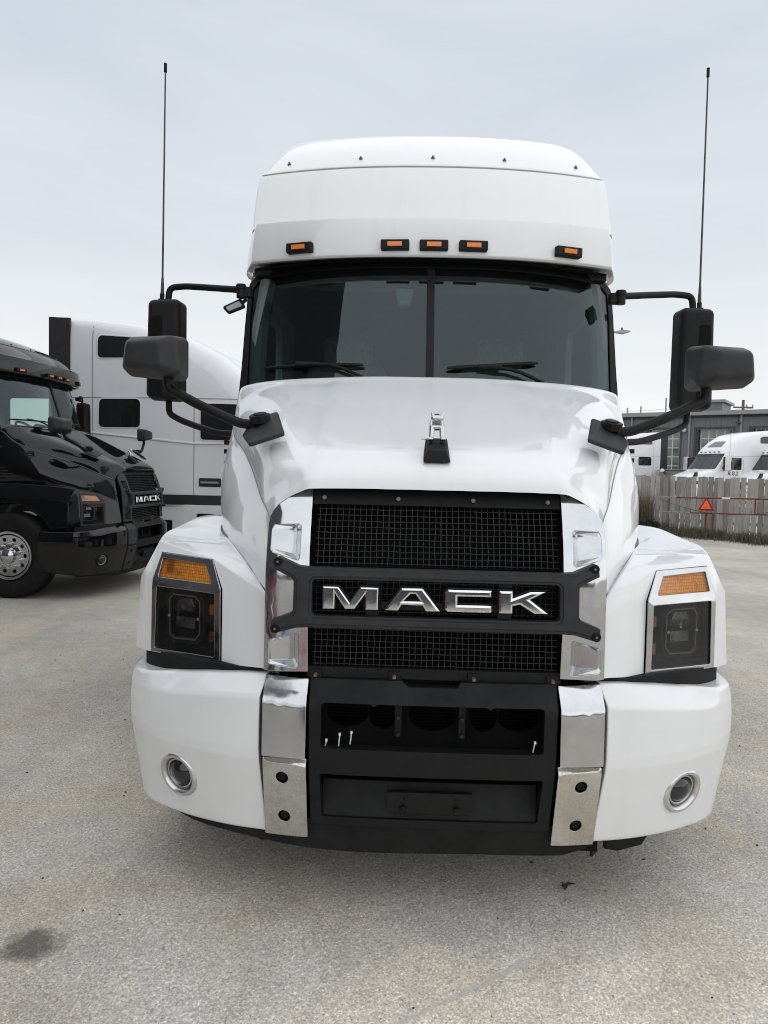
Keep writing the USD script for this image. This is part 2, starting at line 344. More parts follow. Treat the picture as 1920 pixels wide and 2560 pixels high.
def make_truck(name, label, loc, rz, white=True):
    BODY = 'white_paint' if white else 'black_paint'
    TRIM = 'chrome' if white else 'grey_plastic'
    TRIM2 = 'dirty_chrome' if white else 'grey_plastic'
    FRAME = 'grey_plastic'
    T = thing(name, label, 'truck', loc, rz)
    # ---------------- bumper
    up_open = rpoly([(-.383, .825), (.379, .825), (.379, .666), (-.383, .666)], .014)
    lo_open = rpoly([(-.386, .572), (.383, .572), (.376, .400), (-.380, .400)], .008)
    bc = sg.Polygon([(-.426, .895), (-.11, .896), (-.084, .876), (.083, .876), (.096, .896), (.426, .896), (.420, .368), (-.420, .368)]).difference(up_open).difference(lo_open)
    b0 = obj('bumper_center', panel(bc, F_bump, .05, .04), 'black_plastic', T, label='black plastic centre section of the bumper')
    ramp = lambda x, z: F_bump(x, z) + .012 + np.clip((z - .40) / .115, 0, 1) ** 1.0 * .07
    obj('lower_ramp', panel([(-.384, .515), (.381, .515), (.375, .400), (-.379, .400)], ramp, .01, .05), 'black_plastic', b0)
    obj('plate_bracket', panel(rpoly([(-.15, .508), (.147, .508), (.146, .432), (-.149, .432)], .004), lambda x, z: .035 + (.5 - z) * .1, .02, .05), 'black_plastic', b0)
    for x, z in ((-.095, .450), (.09, .450)):
        obj('plate_bolt', cat(disc((x, .030, z), .011, (0, 1, 0), .012), disc((x, .024, z), .0065, (0, 1, 0), .012, 6)), 'black_plastic', b0)
    for x in (-.09, .088): obj('plate_hole', disc((x, .0365, .486), .004, (0, 1, 0), .004, 10), 'flat_black', b0)
    back = sg.Polygon([(-.44, .90), (.44, .90), (.44, .60), (-.44, .60)])
    for x, rx, rz2 in ((-.30, .075, .055), (-.175, .05, .06), (0.005, .085, .062), (.185, .05, .06), (.31, .075, .055)):
        back = back.difference(affinity.scale(sg.Point(x, .755).buffer(1, quad_segs=8), rx, rz2))
    obj('bumper_beam', panel(back, lambda x, z: .13 + 0 * x, .015, .05), 'flat_black', b0)
    for x in (-.118, .105):
        obj('beam_bracket', box(x - .012, x + .012, .072, .098, .69, .83), 'black_plastic', b0)
        for z in (.815, .76, .70): obj('beam_bolt', disc((x, .068, z), .0075, (0, 1, 0), .012, 6), 'grey_plastic', b0)
    for x, z, h in ((-.368, .668, .02), (-.322, .668, .042), (-.282, .676, .042), (.347, .668, .034)):
        if white: obj('zip_tie', cat(tube([(x, .03, z), (x + .004, .022, z + h)], .0022, 6), box(x + .001, x + .008, .018, .026, z + h - .002, z + h + .006)), 'white_nylon', b0)
    for s in (-1, 1):
        if white: obj('diagonal_brace', tube([(s * .255, .088, .833), (s * .205, .088, .795), (s * .15, .088, .83)], .008, 6), 'grey_plastic', b0)
    for s in (-1, 1):
        up_p = rpoly([(.434, .889), (.592, .888), (.590, .624), (.434, .631)], .004)
        obj('bumper_trim', side(panel(up_p, lambda x, z: F_bump(x, z) - .012 + .055 * (np.asarray(z) - .72) + .01 * (np.asarray(z) > .880), .03, .022), s), TRIM, T, smooth=25)
        lo = rpoly([(.432, .622), (.588, .614), (.588, .305), (.430, .314)], .004)
        holes = [(.518, .547), (.514, .391)]
        for hx, hz in holes: lo = lo.difference(sg.Point(hx, hz).buffer(.0225, quad_segs=6))
        p = obj('bumper_trim', side(panel(lo, lambda x, z: F_bump(x, z) - .012 + .02 * np.clip((z - .606) / .012, 0, 1), .03, .022), s), TRIM2, T, smooth=25)
        for hx, hz in holes:
            y = float(F_bump(hx, hz))
            cup = revolve([(.0225, -.012), (.0235, .03), (.0, .03)], 24, 'y', (hx, y, hz)); cup.vertices[:, 1] = 2 * y - cup.vertices[:, 1] + 0.018
            bolt = cat(disc((hx, y + .012, hz), .014, (0, 1, 0), .03), torus((hx, y - .003, hz), .010, .0035), disc((hx, y + .0, hz), .0055, (0, 1, 0), .012, 6))
            obj('tow_bolt', side(cat(disc((hx, y + .03, hz), .0245, (0, 1, 0), .012), bolt), s), 'black_plastic', p)
        obj('trim_gap', side(cat(box(.424, .600, .075, .095, .60, .64), box(.584, .606, .10, .14, .64, .855), box(.584, .606, .16, .20, .30, .64), box(.420, .438, .07, .10, .62, .885), box(.420, .438, .13, .16, .33, .62)), s), 'flat_black', T)
        # white corner: swept along the plan curve
        xs = np.r_[np.linspace(.603, 1.0, 42), np.linspace(1.01, 1.2, 22)]
        plan = np.array([(x, float(PX(x))) for x in xs]); plan = np.vstack([plan, [(1.213, .52), (1.219, .60), (1.222, .70), (1.222, .80), (1.22, .86)]])
        tg = np.gradient(plan, axis=0); tg /= np.linalg.norm(tg, axis=1, keepdims=True); nrm = np.stack([-tg[:, 1], tg[:, 0]], 1)   # inward
        zt = np.interp(plan[:, 0], [.6, .73, .865, .973, 1.1, 1.2], [.889, .880, .866, .850, .834, .824]); zt[-5:] = [.822, .821, .82, .82, .82]
        fa = .052 * (1 - smoothstep(1.0, 1.10, plan[:, 0]))
        zb = np.interp(plan[:, 0], [.6, 1.0, 1.2], [.308, .294, .300]) + np.r_[np.zeros(len(plan) - 5), np.array([.006, .012, .022, .034, .05])]
        fb = 1 - .38 * smoothstep(.98, 1.18, plan[:, 0])
        rows = []
        for kind in ('back', 'lip', 'top', 'r1', 'r2', 'c1', 'c2', 'm1', 'm2', 'm3', 'b1', 'b2', 'b3', 'b4', 'ret'):
            top_in = fa + .012
            d, z = {'back': (top_in + .09, zt - .03), 'lip': (top_in + .075, zt - .004), 'top': (top_in + .012, zt + 0), 'r1': (top_in + .004, zt - .003), 'r2': (top_in * .92, zt - .010),
                    'c1': (.08 * fa, zt - .060), 'c2': (0, zt - .068), 'm1': (0 * fa - .004, zt * .45 + .615 * .55), 'm2': (0 * fa - .004, .64 + 0 * zt), 'm3': (0 * fa, .60 + 0 * zt),
                    'b1': (.022 * fb, .52 + 0 * zt), 'b2': (.048 * fb, .42 + 0 * zt), 'b3': (.074 * fb, zb + .008), 'b4': (.080 * fb, zb), 'ret': (.16 + 0 * fa, zb + .01)}[kind]
            q = plan + nrm * np.asarray(d + 0 * fa)[:, None]
            rows.append(np.stack([q[:, 0], q[:, 1], z + 0 * fa], 1))
        nc = [3 if 0.04 < d_ else 1 for d_ in np.abs(np.diff(np.array(rows)[:, 0, 2]))]
        rows = [a_ * (1 - q / k_) + b_ * (q / k_) for a_, b_, k_ in zip(rows[:-1], rows[1:], [9 if n_ == 3 else 1 for n_ in nc]) for q in range(k_)] + [rows[-1]]
        W = grid(rows)
        fq = np.array([.935, float(F_bump(.935, .468)), .468]); fnn = np.array([.50, -1, -.20]); fnn /= np.linalg.norm(fnn)
        dv = W.triangles_center - fq; rad = np.linalg.norm(dv - np.outer(dv @ fnn, fnn), axis=1)
        W = tm(W.vertices, W.faces[rad > .074])
        A = np.array(rows)[:, 0]; Bq = A.copy(); Bq[:, 1] += .07
        W = cat(W, grid(np.stack([A, Bq])), grid(np.stack([np.array(rows)[:, -1], np.array(rows)[:, -1] + [-.1, 0, 0]])))
        c = obj('bumper_corner', side(W, s), BODY, T, label='%s painted corner section of the bumper' % ('white' if white else 'black'))
        # fog light
        fc = np.array([.935, .468]); yv = float(F_bump(.935, .468))
        dr = np.array([1, .50, 0]); dr /= np.linalg.norm(dr)          # tangent of the bumper there
        nn = np.array([.50, -1, -0.20]); nn /= np.linalg.norm(nn)
        def on(m, off=0.0):
            m = m.copy(); m.apply_transform(trimesh.geometry.align_vectors([0, 0, 1], nn)); m.apply_translation(np.array([fc[0], yv, fc[1]]) + nn * off); return m
        ringp = [(.060, -.020), (.065, .000), (.072, .007), (.081, .007), (.087, .001), (.089, -.03)]
        R = trimesh.creation.revolve(np.array(ringp)[::-1], sections=40)
        fl = obj('fog_light', side(on(R), s), 'aluminium' if white else 'black_plastic', T)
        cone = trimesh.creation.revolve(np.array([(0, -.055), (.05, -.055), (.060, -.004)]), sections=32)
        obj('reflector', side(on(cone), s), 'lamp_grey', fl)
        obj('lens', side(on(trimesh.creation.revolve(np.array([(0, .012), (.024, .008), (.042, -.002), (.054, -.020)]), sections=32), 0), s), 'dark_glass', fl)
        obj('lens_ring', side(on(torus((0, .004, -.012), .056, .004, (0, 0, 1))), s), 'aluminium', fl)
    # rubber lip under the bumper
    xs = np.r_[-1.14, -1.12, -1.05, np.linspace(-.95, .60, 28)] if white else np.r_[-1.10, -1.0, np.linspace(-.9, .9, 30), 1.0, 1.10]
    yl = PX(np.abs(xs)) + .09 + .06 * smoothstep(.8, 1.15, np.abs(xs))
    if white: zl = np.where(xs < -.6, .245 + .05 * smoothstep(.6, 1.19, -xs), .243) + .004 * np.sin(xs * 7)
    else: zl = .245 + .05 * smoothstep(.6, 1.19, np.abs(xs))
    if white: zl[-1] = .262; zl[-2] = .252
    top = np.where(np.abs(xs) > .6, .305, .372)
    lip = np.stack([np.stack([xs, yl + .05, top], 1), np.stack([xs, yl - .002, top], 1), np.stack([xs, yl + .004, top - .03], 1), np.stack([xs, yl + .035, zl], 1), np.stack([xs, yl + .055, zl], 1), np.stack([xs, yl + .05, top], 1)])
    obj('air_dam', grid(lip), 'rubber', T, label='black rubber lip hanging under the bumper')
    if white:
        obj('torn_clip', cat(hull([(.61, .19, .275), (.60, .17, .235), (.625, .2, .24)], .006)), 'rubber', T)
        obj('tow_hook', hull([(.68, .26, .225), (.81, .28, .235), (.83, .28, .27), (.68, .26, .28), (.72, .26, .22)], .012), 'black_plastic', T)
    # black filler between bumper and headlights
    xs = np.linspace(.58, 1.145, 20); yy = PX(xs) + .11
    for s in (-1, 1):
        g = np.stack([np.stack([xs, yy, 0 * xs + .80], 1), np.stack([xs, yy, 0 * xs + .893], 1), np.stack([xs, yy + .06, 0 * xs + .895], 1)])
        obj('bumper_filler', side(cat(grid(g), box(.60, 1.15, .50, .55, .55, .90)), s), 'rubber', T)
    # ---------------- radiator and grille
    obj('radiator', cat(box(-.60, .60, .30, .34, .34, 1.56), *[box(-.44, .44, .292, .30, z, z + .0035) for z in np.arange(.62, 1.5, .0125)]), 'flat_black', T)
    def strip(z0, z1, off, w=.442): return panel([(-w, z1), (w, z1), (w, z0), (-w, z0)], lambda x, z: F_gr(0, z) + off, .02, .08)
    gb = obj('grille_rail', strip(1.497, 1.5535, .010), 'black_plastic', T, label='black upper rail of the grille screen')
    for x in (-.402, -.136, .132, .397): obj('screen_bolt', cat(disc((x, F_gr(0, 1.521) + .006, 1.521), .0075, (0, 1, 0), .012, 16), disc((x, F_gr(0, 1.521) + .002, 1.521), .004, (0, 1, 0), .012, 6)), 'bolt_steel', gb)
    gl = obj('grille_rail', strip(.896, .932, .012), 'black_plastic', T, label='black lower rail of the grille screen')
    for x in (-.409, -.135, .14, .412): obj('screen_bolt', disc((x, F_gr(0, .908), .908), .0065, (0, 1, 0), .022, 12), 'rusty_bolt', gl); obj('bolt_seat', box(x - .02, x + .02, F_gr(0, .908) + .004, F_gr(0, .908) + .03, .8935, .924), 'black_plastic', gl)
    if white:
        def wires(z0, z1, x0, x1, off, seed):
            r = np.random.default_rng(seed); out = []
            xs = np.arange(x0 + .008, x1 - .004, .0207); zs = np.arange(z0 + .006, z1 - .003, .0207)
            for x in xs:
                zz = np.linspace(z0, z1, 6); out.append(tube(np.stack([x + .0008 * r.standard_normal(6), F_gr(0, zz) + off, zz], 1), .0011, 5, caps=False))
            for z in zs:
                xx = np.linspace(x0, x1, 12); out.append(tube(np.stack([xx, F_gr(0, z) + off - .002 + 0 * xx, z + .0009 * r.standard_normal(12)], 1), .0011, 5, caps=False))
            return cat(out)
        obj('wire_screen', wires(1.288, 1.495, -.424, .430, .030, 1), 'wire_steel', T, label='square wire screen of the upper grille opening')
        obj('wire_screen', wires(1.118, 1.245, -.424, .424, .045, 2), 'wire_steel', T, label='square wire screen behind the lettering')
        obj('wire_screen', wires(.934, 1.074, -.424, .430, .028, 3), 'wire_steel', T, label='square wire screen of the lower grille opening')
    else:
        for z0, z1 in ((1.290, 1.492), (1.12, 1.245), (.936, 1.072)):
            for z in np.arange(z0, z1, .022):
                obj('grille_slat', box(-.43, .43, F_gr(0, z) + .02, F_gr(0, z) + .035, z, z + .012), 'black_plastic', T)
    # chrome surrounds with two pockets each
    for s in (-1, 1):
        out = [(.599, .909), (.6, 1.18), (.601, 1.425), (.597, 1.450), (.583, 1.475), (.560, 1.497), (.532, 1.516), (.49, 1.537), (.444, 1.551), (.441, 1.282), (.441, 1.071), (.437, .917)]
        pt = [(.583, 1.405), (.575, 1.422), (.485, 1.426), (.477, 1.419), (.476, 1.310), (.484, 1.301), (.575, 1.325), (.583, 1.334)]
        pb = [(.581, 1.013), (.571, 1.023), (.483, 1.049), (.474, 1.043), (.471, .935), (.480, .927), (.575, .934), (.582, .942)]
        P = sg.Polygon(out).difference(sg.Polygon(pt)).difference(sg.Polygon(pb))
        g = [panel(P, F_gr, .012, .03)]
        for q in (pt, pb):
            q = np.array(q); cen = q.mean(0)
            dep = lambda x: .060 * np.clip((.586 - x) / .10, 0, 1)
            qi = cen + (q - cen) * np.array([.74, .76]); qi[:, 0] += .008
            n = len(q); V = [(x, float(F_gr(x, z)) + .001, z) for x, z in q] + [(x, float(F_gr(x, z)) + dep(x), z) for x, z in qi]
            Fq = []
            for i in range(n):
                k = (i + 1) % n; Fq += [[i, k, n + k], [i, n + k, n + i]]
            Fq += [[n, n + i, n + i + 1] for i in range(1, n - 1)]
            g.append(tm(V, Fq))
        obj('grille_surround', side(cat(g), s), TRIM, T, smooth=20)
    # badge frame
    half = [(.429, 1.284), (.472, 1.287), (.545, 1.317), (.556, 1.310), (.559, 1.275), (.497, 1.246), (.489, 1.235), (.490, 1.137), (.498, 1.124), (.565, 1.096), (.565, 1.057), (.555, 1.052), (.478, 1.075), (.436, 1.0785)]
    outer = sg.Polygon(half + xflip(half))
    win = rpoly([(-.425, 1.245), (.423, 1.245), (.425, 1.119), (-.425, 1.119)], .016)
    ring = outer.difference(win)
    Fb = lambda x, z: F_gr(x, z) - .034
    fr = [panel(ring, Fb, .034, .03)]
    bf = obj('badge_frame', cat(fr), FRAME, T, label='dark grey X-shaped frame round the lettering')
    rim = outer.buffer(-.012, join_style=2).difference(win.buffer(.010))
    obj('frame_ridge', panel(rim, lambda x, z: Fb(x, z) - .005, .006, .03), FRAME, bf)
    for x, z in ((-.546, 1.300), (.541, 1.301), (-.550, 1.070), (.550, 1.071)):
        y = float(Fb(x, z)); obj('frame_bolt', cat(torus((x, y - .006, z), .0125, .004), disc((x, y - .004, z), .009, (0, 1, 0), .012, 16)), 'black_plastic', bf)
        obj('frame_bolt', disc((x, y - .009, z), .0045, (0, 1, 0), .008, 6), 'bolt_steel', bf)
    for x0, x1 in ((-.242, -.196), (.219, .266)): obj('letter_strap', box(x0, x1, F_gr(0, 1.18) + .010, F_gr(0, 1.18) + .016, 1.112, 1.25), FRAME, bf)
    obj('letter_strap', box(-.19, .215, F_gr(0, 1.15) + .018, F_gr(0, 1.15) + .024, 1.137, 1.163), FRAME, bf)
    LM = [(-.386, 1.221), (-.334, 1.221), (-.294, 1.168), (-.257, 1.221), (-.197, 1.221), (-.197, 1.147), (-.240, 1.147), (-.240, 1.202), (-.278, 1.148), (-.309, 1.148), (-.346, 1.203), (-.346, 1.147), (-.386, 1.147)]
    LA = [(-.172, 1.147), (-.117, 1.222), (-.046, 1.222), (.014, 1.147), (-.033, 1.147), (-.044, 1.166), (-.117, 1.166), (-.128, 1.147)]
    LAh = [(-.087, 1.204), (-.069, 1.204), (-.050, 1.178), (-.111, 1.178)]
    LC = [(.042, 1.221), (.189, 1.221), (.189, 1.200), (.073, 1.200), (.073, 1.170), (.189, 1.170), (.189, 1.147), (.042, 1.147), (.032, 1.156), (.032, 1.212)]
    LK = [(.216, 1.221), (.260, 1.221), (.260, 1.196), (.323, 1.221), (.372, 1.222), (.318, 1.194), (.380, 1.148), (.336, 1.148), (.286, 1.178), (.260, 1.172), (.260, 1.147), (.216, 1.147)]
    for q, h in ((LM, None), (LA, LAh), (LC, None), (LK, None)):
        P = sg.Polygon(q, [h] if h else None)
        L = obj('letter', letter(P, -.046, .026, .0065, lambda x, z: F_gr(0, 1.185) + .085 * (np.asarray(z) - 1.185) + 0 * x), 'letter_chrome', T, smooth=20, label='silver letter of the grille lettering')
        obj('letter_base', panel(P.buffer(.0045, join_style=2), lambda x, z: F_gr(0 * x, z) - .020, .026, .1), 'black_plastic', L)
    # ---------------- hood
    def K(pts): return np.array(pts, float)
    yv_ = [K([(0, .150, 1.556), (.22, .150, 1.556), (.444, .152, 1.552), (.49, .165, 1.538), (.541, .185, 1.512), (.585, .205, 1.475), (.603, .215, 1.432)]),
           K([(0, .158, 1.592), (.22, .158, 1.591), (.444, .162, 1.583), (.497, .182, 1.565), (.552, .210, 1.535), (.596, .238, 1.494), (.614, .250, 1.446)]),
           K([(0, .195, 1.630), (.22, .196, 1.629), (.447, .204, 1.618), (.512, .235, 1.600), (.572, .270, 1.564), (.617, .300, 1.516), (.636, .305, 1.471)]),
           K([(0, .26, 1.664), (.22, .26, 1.663), (.451, .275, 1.654), (.545, .305, 1.646), (.620, .335, 1.620), (.660, .365, 1.560), (.668, .375, 1.502)]),
           K([(0, .50, 1.772), (.22, .50, 1.771), (.466, .505, 1.762), (.60, .52, 1.752), (.692, .535, 1.724), (.732, .55, 1.655), (.735, .555, 1.590)]),
           K([(0, .80, 1.910), (.22, .80, 1.909), (.472, .805, 1.900), (.65, .815, 1.886), (.775, .825, 1.846), (.832, .83, 1.765), (.839, .83, 1.697)]),
           K([(0, 1.06, 2.026), (.22, 1.06, 2.025), (.466, 1.065, 2.016), (.68, 1.085, 2.002), (.850, 1.105, 1.958), (.942, 1.12, 1.880), (.964, 1.12, 1.800)]),
           K([(0, 1.13, 2.060), (.22, 1.13, 2.060), (.460, 1.145, 2.050), (.68, 1.17, 2.038), (.850, 1.22, 2.010), (.968, 1.275, 1.945), (.993, 1.29, 1.880)]),
           K([(0, 1.18, 2.088), (.22, 1.182, 2.088), (.455, 1.195, 2.082), (.685, 1.24, 2.076), (.868, 1.31, 2.066), (.990, 1.40, 2.046), (1.008, 1.435, 2.003)]),
           K([(0, 1.193, 2.086), (.22, 1.195, 2.086), (.455, 1.208, 2.080), (.685, 1.253, 2.072), (.868, 1.323, 2.060), (.990, 1.413, 2.038), (1.009, 1.450, 1.995)])]
    St = np.array(yv_)                                   # stations x keys x 3
    tt = np.r_[0, .05, .11, .2, .42, .65, .84, .93, .985, 1.0]
    tf = np.r_[np.linspace(0, .2, 14), np.linspace(.23, .9, 24), np.linspace(.92, 1, 12)]
    St = PCH(tt, St)(tf)
    uk = np.r_[0, .17, .34, .55, .74, .9, 1.0]; uf = np.r_[np.linspace(0, .3, 7), .325, .345, .37, np.linspace(.42, 1, 18)]
    St = PCH(uk, St, axis=1)(uf)
    for _ in range(6):                                   # fair the surface, borders kept
        Q = St.copy()
        Q[1:-1, 1:-1] += .35 * ((St[2:, 1:-1] + St[:-2, 1:-1]) / 2 - St[1:-1, 1:-1]) + .10 * ((St[1:-1, 2:] + St[1:-1, :-2]) / 2 - St[1:-1, 1:-1])
        Q[1:-1, -1] += .35 * ((St[2:, -1] + St[:-2, -1]) / 2 - St[1:-1, -1]); Q[1:-1, 0] += .35 * ((St[2:, 0] + St[:-2, 0]) / 2 - St[1:-1, 0])
        St = Q
    St[..., 2] += .008 * (1 - smoothstep(.335, .365, uf))[None, :] * (smoothstep(.05, .3, tf) * (1 - smoothstep(.93, 1, tf)))[:, None]
    right = St; left = St[:, ::-1].copy(); left[..., 0] *= -1
    full = np.concatenate([left[:, :-1], right], 1)
    hd = obj('hood', grid(full), BODY, T, smooth=40)
    seam = St[:, -1]
    for s in (-1, 1): obj('hood_seam', side(tube(seam[1:-1], .0028, 6), s), 'seam_grey', hd)
    # hood sides (ruled between the seam and the valley of the fender)
    val = PCH([0, .10, .22, .45, .8, 1.0], K([(.603, .170, 1.172), (.648, .25, 1.198), (.72, .36, 1.255), (.85, .60, 1.320), (.992, 1.10, 1.345), (1.02, 1.50, 1.36)]))
    tl = np.r_[0, np.cumsum(np.linalg.norm(np.diff(seam, axis=0), axis=1))]; tl /= tl[-1]
    V = val(tl)
    ruled = lambda a: seam * (1 - a) + V * a + np.array([1.0, -.25, 0]) * (0.03 * math.sin(math.pi * a)) * smoothstep(0, .25, tl)[:, None]
    for s in (-1, 1):
        rows = [seam + [0.0, 0, 0], seam + np.array([-.004, .002, -.006])] + [ruled(a) + np.array([-.002, 0, -.004]) * (1 - a) for a in np.linspace(.02, 1, 14)]
        hs = obj('hood_side', side(grid(rows), s), BODY, T, smooth=40)
        if not white:
            vx = lambda y, z: np.interp(y, [.7, 1.6], [.90, 1.03]) - .05 * (z - 1.5)
            for z0, z1 in ((1.62, 1.76), (1.43, 1.57)):
                lv = obj('side_vent', side(panel(rpoly([(1.02, z0), (1.50, z0), (1.50, z1), (1.06, z1)], .012), lambda u, v: 0 * u, .02, .08, put=lambda u, v, dd: np.stack([vx(u, v) + .026 - dd, u, v], 1)), s), 'black_plastic', hs)
                for q in range(4):
                    zz = z0 + .018 + q * .034
                    obj('vent_slat', side(panel([(1.06, zz), (1.46, zz), (1.46, zz + .012), (1.07, zz + .012)], lambda u, v: 0 * u, .02, .1, put=lambda u, v, dd: np.stack([vx(u, v) + .042 - dd, u, v], 1)), s), 'grey_plastic', hs)
        else:
            cs = obj('edge_strip', side(tube([(1.008, 1.22, 1.36), (1.010, 1.23, 1.55), (1.008, 1.26, 1.76)], .007, 6), s), 'aluminium', hs)
            for z in (1.44, 1.50, 1.575, 1.63, 1.69, 1.735): obj('edge_clip', side(box(1.006, 1.026, 1.20, 1.24, z, z + .022), s), 'black_plastic', hs)
        # fender: front facets + top + side with arch
        a = (.602, .125, .905); b = (.604, .165, 1.166); c = (.786, .245, .884); d = (.790, .262, 1.163); e = (.838, .308, 1.270); f_ = (1.074, .425, 1.279)
        g_ = (1.104, .405, 1.176); h = (1.106, .392, .886); i_ = (1.098, .465, 1.318); j = (1.186, .50, 1.167); k = (1.206, .50, .872); l1 = (1.128, .415, 1.172); l0 = (1.120, .40, .884); m = (.749, .355, 1.290)
        b2 = (.648, .25, 1.198); n_ = (.85, .60, 1.320); m2 = (.72, .36, 1.255)
        k2 = (1.208, .74, .872); j2 = (1.196, .8, 1.18)
        polys = [[a, c, d, b], [b, d, e, m, m2, b2], [e, f_, i_, m], [f_, g_, l1, i_], [g_, h, l0, l1], [i_, l1, j], [l1, l0, k, j], [m, i_, n_, m2]]
        Vv, Ff = [], []
        for pl in polys:
            o = len(Vv); Vv += pl; Ff += [[o, o + q, o + q + 1] for q in range(1, len(pl) - 1)]
        fm = tm(Vv, Ff); fm.merge_vertices()
        # top surface of the fender
        inn = np.array([m2, n_, (1.0, 1.10, 1.345), (1.02, 1.50, 1.36), (1.03, 1.95, 1.30)])
        otr = PCH([0, .15, .35, .6, .8, 1], K([i_, (1.112, .60, 1.343), (1.118, .80, 1.354), (1.13, 1.15, 1.372), (1.14, 1.5, 1.36), (1.14, 1.95, 1.27)]))
        tq = np.linspace(0, 1, 24)
        I = PCH([0, .12, .45, .78, 1], np.array([n_, n_ + np.array([.06, .13, .008]), (1.0, 1.10, 1.345), (1.02, 1.50, 1.36), (1.03, 1.95, 1.30)]))(tq)
        O = otr(tq); mid = (I + O) / 2 + np.array([0, 0, .012]) * np.sin(np.pi * tq)[:, None]
        outer2 = PCH([0, .2, .6, 1], K([j, (1.187, .72, 1.19), (1.188, 1.2, 1.20), (1.188, 1.95, 1.13)]))(tq)
        topm = grid([I, mid, O, (O + outer2) / 2 + np.array([.006, 0, .006]) * smoothstep(0, .3, tq)[:, None], outer2])
        arch = sg.Polygon([(.50, .872), (.50, 1.167), (.72, 1.19), (1.2, 1.20), (1.95, 1.13), (1.95, .70), (1.80, .70)]).difference(sg.Point(1.25, .52).buffer(.63, quad_segs=16))
        sidem = panel(arch, lambda u, v: 0 * u, .03, .08, put=lambda u, v, dd: np.stack([1.204 - .020 * np.clip((v - .87) / .3, 0, 1) - dd, u, v], 1))
        fd = obj('fender', side(cat(fm, topm, sidem), s), BODY, T, smooth=25)
        lm = revolve([(.64, -.28), (.66, .0)], 40, 'x', (1.17, 1.25, .52)); lm.update_faces(lm.triangles_center[:, 2] > .72)
        obj('fender_liner', side(tm(lm.vertices, lm.faces), s), 'flat_black', fd)
        # ---------------- headlight
        bez = [(.790, .884), (.793, 1.163), (.839, 1.269), (1.072, 1.277), (1.101, 1.176), (1.104, .887)]
        lens = rpoly([(.815, .906), (.817, 1.146), (1.080, 1.149), (1.086, .902)], .006)
        amb = rpoly([(.833, 1.180), (.866, 1.248), (1.064, 1.258), (1.076, 1.184)], .005)
        BZ = rpoly(bez, .008).difference(lens).difference(amb)
        HL = obj('headlight', side(panel(BZ, lambda x, z: F_hl(x, z) - .014, .03, .03), s), TRIM if white else 'grey_plastic', T)
        obj('headlight_gap', side(panel(rpoly(bez, .008).buffer(.005).difference(rpoly(bez, .008).buffer(-.006)), lambda x, z: F_hl(x, z) + .006, .006, .05), s), 'flat_black', HL)
        obj('lens', side(sheet(lens, lambda x, z: F_hl(x, z) - .006, .004, .05), s), 'smoked_lens', HL)
        obj('housing', side(cat(panel(lens.buffer(.004), lambda x, z: F_hl(x, z) + .075, .005, .05), panel(lens.buffer(.006).difference(lens.buffer(.001)), lambda x, z: F_hl(x, z) - .004, .08, .05)), s), 'black_plastic', HL)
        obj('turn_signal', side(panel(amb.buffer(.001), lambda x, z: F_hl(x, z) + .003, .01, .03), s), 'amber_reflector', HL)
        obj('turn_signal_lens', side(sheet(amb, lambda x, z: F_hl(x, z) - .010, .003, .03), s), 'clear_lens', HL)
        fr = sg.Polygon([(1.036, 1.096), (1.018, 1.119), (.916, 1.119), (.892, 1.100), (.890, .975), (.912, .946), (1.012, .942), (1.032, .958)])
        obj('projector_frame', side(panel(fr.buffer(.016, join_style=2).difference(fr), lambda x, z: F_hl(x, z) + .035, .03, .03), s), 'grey_plastic', HL)
        obj('projector_frame', side(panel(fr.difference(fr.buffer(-.0045, join_style=2)), lambda x, z: F_hl(x, z) + .024, .02, .03), s), 'lamp_grey', HL)
        obj('projector', side(cat(hull([(1.0, .41, 1.09), (.93, .39, 1.09), (1.005, .41, 1.05), (.925, .385, 1.05)], .014), panel([(1.015, 1.045), (.91, 1.045), (.91, 1.035), (1.015, 1.035)], lambda x, z: F_hl(x, z) + .02, .05, .05)), s), 'lamp_glass', HL)
        obj('projector', side(cat(panel([(.935, 1.105), (.985, 1.105), (1.0, 1.075), (.92, 1.075)], lambda x, z: F_hl(x, z) + .034, .02, .05), panel([(.925, 1.028), (1.01, 1.028), (1.01, .985), (.925, .985)], lambda x, z: F_hl(x, z) + .05, .02, .05)), s), 'aluminium', HL)
        for x in (.897, 1.028): obj('projector_bolt', side(disc((x, float(F_hl(x, 1.034)) + .016, 1.034), .006, (0, 1, 0), .01, 12), s), 'aluminium', HL)
        for z in (1.07, .965): obj('side_marker', side(panel([(.838, z - .02), (.858, z - .02), (.858, z + .02), (.838, z + .02)], lambda x, z: F_hl(x, z) + .05, .015, .05), s), 'amber_reflector', HL)
        # ---------------- hood mirror
        hb = np.array([(1.021, 0.534, 1.994), (1.038, 0.534, 2.144), (1.276, 0.596, 2.135), (1.289, 0.596, 2.02), (1.025, 0.666, 1.981), (1.025, 0.666, 2.161), (1.294, 0.684, 2.161), (1.298, 0.684, 2.007),
                       (1.082, 0.508, 2.016), (1.1, 0.508, 2.122), (1.25, 0.534, 2.117), (1.258, 0.534, 2.034)])
        HM = obj('hood_mirror', side(hull(hb.mean(0) + np.array([.012, 0, 0]) + (hb - hb.mean(0)) * [.74, .72, .68], .032), s), 'grey_plastic', T, smooth=70)
        obj('mirror_glass', side(hull([(1.10, .683, 2.035), (1.10, .683, 2.118), (1.238, .693, 2.118), (1.24, .693, 2.045)], .004), s), 'chrome', HM)
        arm = [(1.108, .596, 2.01), (1.108, .587, 1.941), (1.053, .575, 1.917), (.970, .548, 1.876), (.882, .520, 1.838), (.788, .520, 1.800), (.720, .503, 1.795)]
